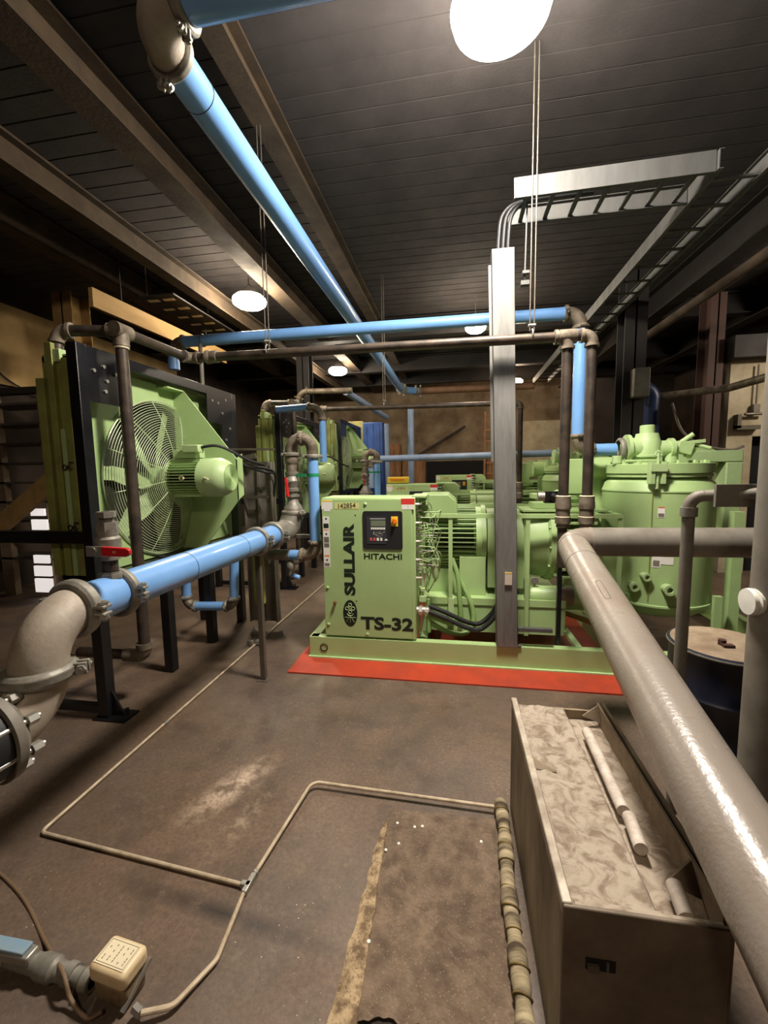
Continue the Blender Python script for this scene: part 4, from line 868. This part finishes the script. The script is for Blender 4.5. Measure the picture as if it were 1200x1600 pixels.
def tray(label, a, c, wdt, h, n, across, m=ALU):
    a = Vector(a); c = Vector(c); ac = Vector(across); d = (c-a); L = d.length; d.normalize()
    t = thing('ladder_tray', label, 'cable tray', tuple(a))
    for s in (-1, 1):
        q = MB(); o = ac*s*wdt/2; q.bar(a+o, c+o, .006, h); q.bar(a+o-ac*s*.012+Vector((0,0,h/2)), c+o-ac*s*.012+Vector((0,0,h/2)), .03, .004); q.bar(a+o-ac*s*.012-Vector((0,0,h/2)), c+o-ac*s*.012-Vector((0,0,h/2)), .03, .004); q.build('side_rail', m, t)
    for i in range(n):
        p = a+d*L*(i+.5)/n-Vector((0,0,h*.3)); q = MB(); q.bar(p-ac*wdt/2, p+ac*wdt/2, .03, .015); q.build('rung', m, t)
    return t
tray('galvanised ladder tray under the ceiling running right from the top of the tall channel', (.42, 3.46, 3.62), (1.72, 3.5, 3.66), .36, .13, 7, (0,1,0), GALV)
tray('dim ladder tray under the ceiling running away from the camera at right', (1.9, 3.3, 3.66), (2.0, 10.5, 3.66), .34, .12, 22, (1,0,0), GALV)
q = MB(); q.box((-4.0, 5.0, 3.9), (-3.5, 6.6, 3.92)); o = q.build('slotted_plate', BEAMD); [MB().cyl((-3.95, yy, 3.91), (-3.95, yy, ZC), .008, 8).build('hanger_rod', STRUT, o) for yy in (5.1, 6.5)]; tag(o, 'dark plate with pale slots under the ceiling left of the warm lamp', 'plate')
for r_ in range(2):
    for k in range(5): MB().box((-3.95+.22*r_, 5.1+.3*k, 3.893), (-3.8+.22*r_, 5.16+.3*k, 3.901)).build('lit_slot', CREAM, o)  # pale bars paint the light caught in the slots
for k in range(3):
    q = MB(); x = .33+.035*k; loop(q, [(x, 3.42, 3.0), (x, 3.42, 3.35), (x+.04, 3.44, 3.55), (x+.2, 3.46, 3.63), (x+.6, 3.46, 3.63)], .014, 10); o = q.build('black_cable', BLACKM); tag(o, 'black cable arching from the tall channel into the overhead tray, ' + ('leftmost', 'middle', 'rightmost')[k] + ' of three', 'cable', 'black cables into the overhead tray')

# threaded hanger rods
def hanger(x, y, z0, label, gap=.03, top=ZC-.03):
    t = thing('hanger_rod_pair', label, 'hanger', (x, y, z0))
    for s in (-1, 1): MB().cyl((x+s*gap/2, y, z0), (x+s*gap/2, y, top), .0045, 8).build('rod', STRUT, t)
    q = MB(); q.cyl((x-gap/2-.01, y, z0+.04), (x+gap/2+.01, y, z0+.04), .01, 8); q.ring((x, y, z0-.03), (1,0,0), .042, .006, 20, 6); q.build('clamp', STEEL, t)
hanger(.555, 3.26, 2.63, 'bright hanger rods holding the black pipe right of the aluminium channel')
hanger(-1.49, 3.29, 2.66, 'thin hanger rods holding the black pipe at left of view')
hanger(-1.05, 6.4, 2.66, 'thin hanger rods holding the brownish second pipe behind the cabinet')
q = MB(); q.cyl((.52, 3.4, 3.05), (.53, 3.4, 3.62), .006, 8); q.box((.49, 3.37, 3.0), (.55, 3.42, 3.03)); q.box((.5, 3.37, 3.08), (.55, 3.42, 3.1)); q.box((.5, 3.37, 3.6), (.56, 3.42, 3.63)); o = q.build('rod_bracket', GALV); tag(o, 'short rod and clip joining the tall channel to the overhead tray', 'bracket')

# ================================================================== FLOOR ITEMS
t = thing('floor_tube', 'thin pale steel tube with tee lying on the floor from machines to the foreground', 'tube', (-.81, 1.37, 0))
TR_ = .0085; z = .012; TT = mat('dull_tube', (204, 186, 160), .45, .2, (150, 130, 104), 20, .7)
q = MB(); q.tube(fillet([(-1.86, 6.6, z), (-1.88, 1.47, z), (-.835, 1.383, z)], .03, 8), TR_, 10); q.build('tube_section', TT, t)
q = MB(); q.tube(fillet([(.22, 1.9, z+.02), (-.73, 1.93, z+.02), (-.812, 1.37, z), (-.79, 1.13, z), (-.85, .99, z+.01), (-.93, .955, z+.02)], .05, 8), TR_, 10); q.build('tube_section', TT, t)
q = MB(); q.bar((-.84, 1.385, z), (-.8, 1.385, z), .022, .022); q.bar((-.81, 1.35, z), (-.805, 1.43, z), .022, .022); q.cyl((-.8045, 1.43, z), (-.803, 1.445, z), .013, 10); q.build('tee', STEEL, t, bevel=.003)
for yy in (2.3, 3.6): q = MB(); q.cyl((-1.875, yy, z), (-1.875, yy+.03, z), .012, 10); q.build('tube_joint', STEEL, t)
q = MB(); b0 = Vector((-1.91, 3.55, 0)); q.tube(fillet([b0, b0+Vector((0,0,.12)), b0+Vector((.05,0,.2))], .03, 6), .006, 8); q.cbox(b0+Vector((0,0,.03)), (.05, .04, .05)); q.cbox(b0+Vector((.07,.03,.03)), (.05, .05, .04)); o = q.build('drain_fitting', CAST, bevel=.003); tag(o, 'small brass-toned drain fitting on the floor tube behind the thin steel post', 'fitting')
# condensate drain box
t = thing('condensate_drain', 'cream plastic condensate drain box at the lower left on the floor', 'drain', (-1.06, 1.0, 0))
Mx = Matrix.Translation((-1.05, 1.015, 0)) @ Matrix.Rotation(math.radians(-6), 4, 'Z')
q = MB(); q.box((-.075, -.05, .07), (.067, .05, .13), Mx); q.build('drain_cover', CREAM, t, bevel=.018, bseg=4)
q = MB(); q.box((-.062, -.036, .1296), (.052, .036, .1312), Mx); lb = q.build('cover_label', CREAM_L, t, bevel=.0)
q = MB(); yy = .1312
for a, c in (((-.058, -.032), (.048, -.0305)), ((-.058, .0305), (.048, .032)), ((-.058, -.032), (-.0565, .032)), ((.0465, -.032), (.048, .032))): q.box((a[0], a[1], yy), (c[0], c[1], yy+.0004), Mx)
random.seed(5)
for r_ in range(5):
    x = -.045+r_*.02
    for k in range(6):
        if random.random() < .75: q.box((x, -.024+k*.008, yy), (x+.003, -.018+k*.008, yy+.0004), Mx)
q.build('label_print', mat('faded_print', (110, 92, 66), .6), t)
q = MB(); q.box((-.066, -.042, .0), (.06, .042, .075), Mx); q.build('drain_body', mat('dirty_cream', (150, 128, 96), .6, 0, (92, 74, 52), 10, .9), t, bevel=.012)
q = MB(); q.bar(Mx @ Vector((.07, .05, .08)), Mx @ Vector((.055, -.05, .012)), .012, .012); q.build('bracket', STEEL, t)
q = MB(); q.cyl((-.96, .965, .03), (-.93, .955, .03), .014, 6); q.build('compression_nut', STEEL, t)
t = thing('inlet_valve', 'dusty brass fittings with blue-topped ball valve at the lower left corner', 'valve', (-1.3, 1.0, 0))
q = MB(); p, d = Vector((-1.14, 1.0, .035)), Vector((-1, .05, .0)).normalized()
q.lathe(p, d, [(0, .02), (.0, .03), (.03, .032), (.04, .024), (.07, .024), (.07, .032), (.1, .032), (.1, .026), (.14, .028), (.15, .036), (.2, .036), (.22, .03), (.34, .03)], 16); q.build('pipe_nipple', CAST, t)
q = MB(); q.box((-1.56, .985, .05), (-1.37, 1.03, .085)); q.build('valve_block', STEEL, t, bevel=.006)
q = MB(); q.box((-1.56, .988, .086), (-1.39, 1.027, .098)); q.build('blue_cover', mat('pale_blue_paint', (120, 150, 172), .5, 0, (150, 150, 140), 20, .5), t, bevel=.003)
q = MB(); loop(q, [at(-40, 1330, Z=.005), at(30, 1395, Z=.005), at(70, 1470, Z=.006), at(98, 1520, Z=.07), at(110, 1560, Z=.03), at(135, 1590, Z=.01), at(160, 1580, Z=.02)], .006, 10); o = q.build('signal_cable', mat('brown_cable', (112, 90, 68), .6)); tag(o, 'brown cable curving over the floor to the condensate drain box', 'cable')

# broken concrete patch at the foot of the wooden-sided trough
SLAB = mat('rough_patch_concrete', (124, 104, 86), .9, 0, (82, 68, 56), 14, .9, bump=.9, bscale=60, specks=(85, .22, (166, 146, 124), .4))
bm_ = MB(); nx, ny = 34, 44; random.seed(2); vs = []; fs = []
from mathutils import noise as mn
for j in range(ny+1):
    for i in range(nx+1):
        x = -.31+.5*i/nx; y0 = 1.07+.05*mn.noise(Vector((x*9, 0, 3)))+.02*mn.noise(Vector((x*30, 0, 3))); y1 = 1.86+.02*x; yv = y0+(y1-y0)*j/ny
        hgt = .012*min(1, min(i, nx-i)/2.0, (ny-j)/2.0)*(1) + .004*mn.noise(Vector((x*40, yv*40, 0))); vs.append((x, yv, max(hgt, .0005)+.001))
for j in range(ny):
    for i in range(nx):
        a = j*(nx+1)+i; fs.append((a, a+1, a+nx+2, a+nx+1))
n0 = len(vs)
for i in range(nx+1): vs.append((vs[i][0], vs[i][1]+.01, -.01))
for i in range(nx): fs.append((i, n0+i, n0+i+1, i+1))
bm_.add(vs, fs); tag(bm_.build('concrete_patch', SLAB, ang=60), 'rough broken concrete patch on the floor left of the trough', 'concrete patch')
struct('floor_pit', MB().prism([(-.34, .9, .001), (.2, .9, .001), (.2, 1.1, .001), (.05, 1.06, .001), (-.1, 1.11, .001), (-.34, 1.05, .001)], (0, 0, .002)), mat('dark_rubble', (40, 33, 28), .95, 0, (70, 58, 48), 14, .8, bump=1.))
q = MB(); vs = []; fs = []; n = 60
for i in range(n+1):
    yv = 1.02+.74*i/n; c = -.318+.012*mn.noise(Vector((yv*5, 1, 0))); wl = .014+.042*(1-i/n)+.012*mn.noise(Vector((yv*14, 2, 0))); wr = .012+.022*(1-i/n)+.014*mn.noise(Vector((yv*20, 5, 0)))
    vs += [(c-wl, yv, .002), (c-wl*.5, yv, .0105), (c+wr, yv, .0155), (c+wr+.004, yv, .004)]
for i in range(n):
    for k in range(3): fs.append((4*i+k, 4*i+k+1, 4*i+k+5, 4*i+k+4))
q.add(vs, fs); tag(q.build('worn_paint_edge', mat('worn_cream_edge', (176, 152, 118), .85, 0, (108, 88, 66), 22, 1., bump=.6, lo=.42, hi=.6, specks=(90, .3, (84, 66, 50), .5))), 'worn cream edging strip along the left of the concrete patch', 'edging')
random.seed(9)
for k, (u, v) in enumerate(((621, 1286), (648, 1292), (660, 1291), (623, 1318), (603, 1328), (576, 1471), (752, 1315))):
    p = at(u, v, Z=.014); q = MB(); q.lathe((p.x, p.y, .013), (0,0,1), [(0, .007), (.003, .006), (.004, 0)], 12)
    o = q.build('pebble', WHITE); tag(o, ('white chip at the near-left top corner of the patch', 'left one of two white chips side by side at the top of the patch', 'right one of two white chips side by side at the top of the patch', 'white chip just below the top left corner of the patch', 'white chip lying on the upper end of the cream edging', 'lone white chip low on the cream edging strip', 'small white chip near the wrapped pipe on the patch')[k], 'chip', 'white chips on the concrete patch')
# wrapped pipe along the trough
q = MB(); pts = []; rs_ = []
for i in range(70):
    f = i/69; pts.append((.222+.022*math.sin(f*9)*.2-.02*f, 1.93-.86*f, .032)); rs_.append(.029+.003*math.sin(f*26)+.002*math.sin(f*61))
q.tube(pts, rs_, 14); o = q.build('wrapped_pipe', CLOTH); tag(o, 'cloth-wrapped pipe lying along the left side of the trough', 'pipe')
for i in range(9):
    p = Vector(pts[4+i*7+(i*5) % 3]); q = MB(); q.ring(p, (.1*(i % 3), 1, .3), rs_[4+i*7]+.001, .003, 16, 6)
    q.build('wrap_band', mat('ochre_band', (150, 124, 66), .8, 0, (60, 50, 36), 14, .8), o)

# trough box
TW = mat('grimy_box_wall', (150, 132, 108), .6, .1, (84, 72, 58), 5, .9, stretch=(1, 1, .3)); TF = mat('grey_brown_box_front', (124, 110, 96), .55, .2, (78, 66, 54), 7, .6)
TI = mat('dust_caked_tray', (164, 150, 134), .8, 0, (104, 86, 70), 15, .75, bump=1., bscale=26, lo=.44, hi=.62, dist=1.3)
t = thing('metal_trough', 'dusty open-topped metal box in the right foreground under the thick grey pipe', 'box', (.45, 1.45, 0))
bx0, bx1, by0, by1, bz = .27, .645, 1.0, 1.93, .565
q = MB(); q.box((bx0, by0, 0), (bx0+.012, by1, bz-.01)); q.build('side_panel', TW, t)
q = MB(); q.box((bx0-.002, by0-.003, bz-.035), (bx0+.024, by1+.02, bz)); q.build('side_rim', mat('pale_grey_rim', (188, 176, 160), .5, .2, (116, 100, 84), 10, .8), t, bevel=.004)
q = MB(); q.box((bx0, by0-.01, 0), (bx1, by0+.002, bz-.004)); fr = q.build('front_panel', TF, t, bevel=.004)
q = MB(); q.box((.325, by0-.013, .40), (.395, by0-.009, .43)); q.build('handle_slot', DARK, fr)
q = MB(); q.box((.328, by0-.02, .4), (.355, by0-.012, .418)); q.box((.372, by0-.018, .405), (.378, by0-.011, .43)); q.build('handle_tab', STRUT, fr)
q = MB(); q.box((bx1, by0, 0), (bx1+.012, by1, bz-.02)); q.box((bx1+.018, by0+.05, bz-.2), (bx1+.03, by1+.02, bz+.01)); q.build('side_panel', TW, t)
q = MB(); q.box((bx0, by1, 0), (bx1, by1+.012, bz-.03)); q.build('end_panel', TW, t)
vs = []; fs = []; nx, ny = 44, 90
for j in range(ny+1):
    for i in range(nx+1):
        fx_ = i/nx; x = bx0+.012+(bx1-bx0-.012)*fx_; yv = by0+(by1-by0)*j/ny
        h = bz-.022+.006*mn.noise(Vector((x*22, yv*16, 0)))+.004*mn.noise(Vector((x*60, yv*60, 4)))
        if fx_ > .6: h -= .05*min(1, (fx_-.6)/.05)
        if j < 3: h = bz-.012 if fx_ < .62 else h
        vs.append((x, yv, h))
for j in range(ny):
    for i in range(nx): a = j*(nx+1)+i; fs.append((a, a+1, a+nx+2, a+nx+1))
q = MB(); q.add(vs, fs); q.build('dusty_tray', TI, t, ang=60)
TB = mat('dusty_white_tube', (206, 194, 184), .6, 0, (150, 134, 118), 20, .7, bump=.3)
for ya_, yb_, xx in ((1.36, 1.78, .545), (1.22, 1.34, .542), (1.03, 1.12, .57)): MB().cyl((xx, ya_, bz-.035), (xx+.012, yb_, bz-.035), .02, 20).build('dusty_tube', TB, t)
q = MB(); q.cyl((bx0+.03, by0+.004, bz-.02), (bx1-.01, by0+.004, bz-.02), .014, 16); q.build('rolled_edge', TI, t)
q = MB(); q.prism([(.565, by1-.06, bz-.02), (bx1, by1-.06, bz-.05), (bx1, by1-.02, bz+.015)], (0, .006, 0)); q.build('corner_gusset', TW, t)
q = MB(); q.prism([(.565, by0+.12, bz-.03), (bx1+.0, by0+.1, bz-.05), (bx1+.0, by0+.16, bz+.01)], (0, .006, 0)); q.build('corner_gusset', TW, t)
q = MB(); q.prism([(bx0+.02, 1.5, bz-.02), (bx0+.1, 1.49, bz-.02), (bx0+.02, 1.53, bz+.0)], (0, .01, 0)); q.build('broken_tab', TW, t)
q = MB(); q.box((bx1-.004, by0+.02, bz-.12), (bx1+.004, by1, bz+.012)); q.build('inner_flange', LID, t)

# ================================================================== LEFT BACKGROUND
t = thing('steel_rack', 'brown steel rack with slatted shelves against the far left wall', 'rack', (-5.5, 5.0, 0))
for x in (-6.1, -5.28): q = MB(); q.box((x-.09, 4.72, 0), (x+.09, 4.8, 2.75)); q.build('upright', WALLM, t)
for k in range(9): q = MB(); q.box((-6.3, 4.72, .5+k*.26), (-4.6, 5.15, .53+k*.26)); q.build('shelf', STRUT, t)
q = MB(); q.box((-6.35, 4.7, 2.72), (-4.4, 4.82, 2.8)); q.build('top_rail', BEAMD, t)
a = at(-10, 830, Y=4.4); c = at(95, 740, Y=4.4)
tag(MB().bar(a, c, .06, .22).build('stair_stringer', WOOD), 'tan diagonal stringer sloping in front of the steel rack at left', 'stringer')
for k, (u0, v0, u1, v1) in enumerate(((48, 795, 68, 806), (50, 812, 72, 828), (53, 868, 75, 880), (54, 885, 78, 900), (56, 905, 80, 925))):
    a = at(u0, v1, Y=4.66); c = at(u1, v0, Y=4.66); o = MB().box((a.x, 4.66, a.z), (c.x, 4.69, c.z)).build('glow_pane', BOARD); tag(o, 'bright pane with added glow behind the cooler at far left, ' + ('topmost', 'second from top', 'third from top', 'second from bottom', 'lowest')[k] + ' of the five', 'pane', 'glowing panes behind the cooler')  # thin pale boxes given a glow of their own
tag(MB().box((-6.38, 4.0, 2.95), (-6.34, 9, 4.1)).build('lit_wall_band', mat('warm_lit_cream', (176, 146, 96), .8, 0, (130, 102, 64), 2, .7)), 'warm cream lamp-lit band painted high on the left wall above the rack', 'board')  # thin sheet paints the lamp-lit cream band of the left wall
q = MB(); loop(q, [(-6.3, 4.9, 3.2), (-6.3, 5.3, 2.95), (-6.3, 6.0, 2.85), (-6.3, 6.6, 2.9)], .012); tag(q.build('wall_cable', BLACKM), 'dark cable drooping across the warm cream band at far left', 'cable')
a = at(150, 462, Z=3.62); tag(MB().bar((-3.85, 4.1, 3.55), (-3.75, 6.6, 3.55), .05, .2).build('timber_rail', WOOD), 'yellowish timber rail under the ceiling above the first cooler', 'timber')
to = [x for x in COL.objects if x.name == 'timber_rail'][0]
for yy in (4.5, 6.2): MB().cyl((-3.82, yy, 3.6), (-3.82, yy, ZC), .006, 8).build('hanger_rod', BLACKM, to)
# ================================================================== RIGHT BACKGROUND
t = thing('ladder', 'orange-brown ladder leaning in the rear left of the aluminium channel', 'ladder', (.95, 12, 0))
for x in (.85, 1.25): MB().bar((x, 12.4, 0), (x, 12.0, 3.2), .05, .07, up=(0,1,0)).build('stile', RUSTL, t)
for k in range(10): MB().bar((.85, 12.36-.04*k, .3+.3*k), (1.25, 12.36-.04*k, .3+.3*k), .03, .03).build('rung', RUSTL, t)
t = run('dark_blue_riser', 'dark blue pipe curving down behind the tank in the gloom', 'pipe', [at(975, 608, Y=6.8), at(1020, 604, Y=6.8), at(1016, 690, Y=6.8)], .1, mat('night_blue', (34, 52, 96), .4), er=.22)
q = MB(); loop(q, [at(1050, 630, Y=6.6), at(1065, 672, Y=6.5), at(1095, 695, Y=6.4), at(1140, 703, Y=6.3), at(1162, 697, Y=6.3)], .018); tag(q.build('hanging_cable', GREYM), 'grey cable drooping behind the tank towards the cream wall', 'cable')
q = MB(); q.cyl(at(1010, 622, Y=6.9), at(1140, 606, Y=6.3), .05, 16); q.cyl(at(1140, 606, Y=6.3), at(1230, 580, Y=5.6), .05, 16); o = q.build('brown_conduit', RUSTY); tag(o, 'brown conduit running across the cream wall at upper right', 'conduit')
tag(MB().cyl((2.1, -1.5, 4.05), (1.95, 3.1, 3.98), .085, 28).build('ceiling_pipe', GREYM), 'beige pipe under the ceiling at the upper right corner', 'pipe')
tag(MB().cyl((3.0, 7.9, 3.68), (3.0, 1.8, 3.68), .06, 24).build('ceiling_pipe', mat('dark_brown_pipe', (84, 66, 50), .7, 0, (44, 36, 30), 3, .9)), 'dark brown pipe under the ceiling above the tank, running away from view', 'pipe')  # brown pipe in a darkened tone
q = MB(); q.box((3.3, 3.9, 2.9), (4.6, 5.2, 3.9)); q.box((3.26, 3.86, 2.86), (4.64, 3.9, 2.94)); tag(q.build('ceiling_duct', mat('maroon_steel', (58, 34, 30), .7), bevel=.01), 'dark maroon duct box hanging near the ceiling at right', 'duct')
q = MB(); q.box((2.2, 5.72, 2.5), (2.38, 5.87, 2.85)); tag(q.build('electrical_box', GREYM, bevel=.01), 'grey electrical box on the dark column behind the tank', 'electrical box')
t = thing('wall_bracket', 'small bracket and pull box on the cream wall at right', 'bracket', (4.25, 6.95, 2.2))
a = at(1150, 648, Y=6.95); q = MB(); q.box((a.x, 6.9, a.z-.2), (a.x+.05, 7, a.z)); q.box((a.x, 6.9, a.z-.22), (a.x+.3, 7, a.z-.16)); q.cyl((a.x+.1, 6.93, a.z), (a.x+.35, 6.93, a.z), .02, 10); q.build('bracket_arm', STRUT, t)
q = MB(); q.cyl((a.x+.25, 6.95, a.z+.1), (a.x+.25, 6.95, a.z+.7), .012, 8); q.cbox((a.x+.25, 6.95, a.z+.08), (.08, .05, .12)); q.build('conduit_drop', GREYM, t)
for o in bpy.data.objects:
    if '_o' in o: del o['_o']
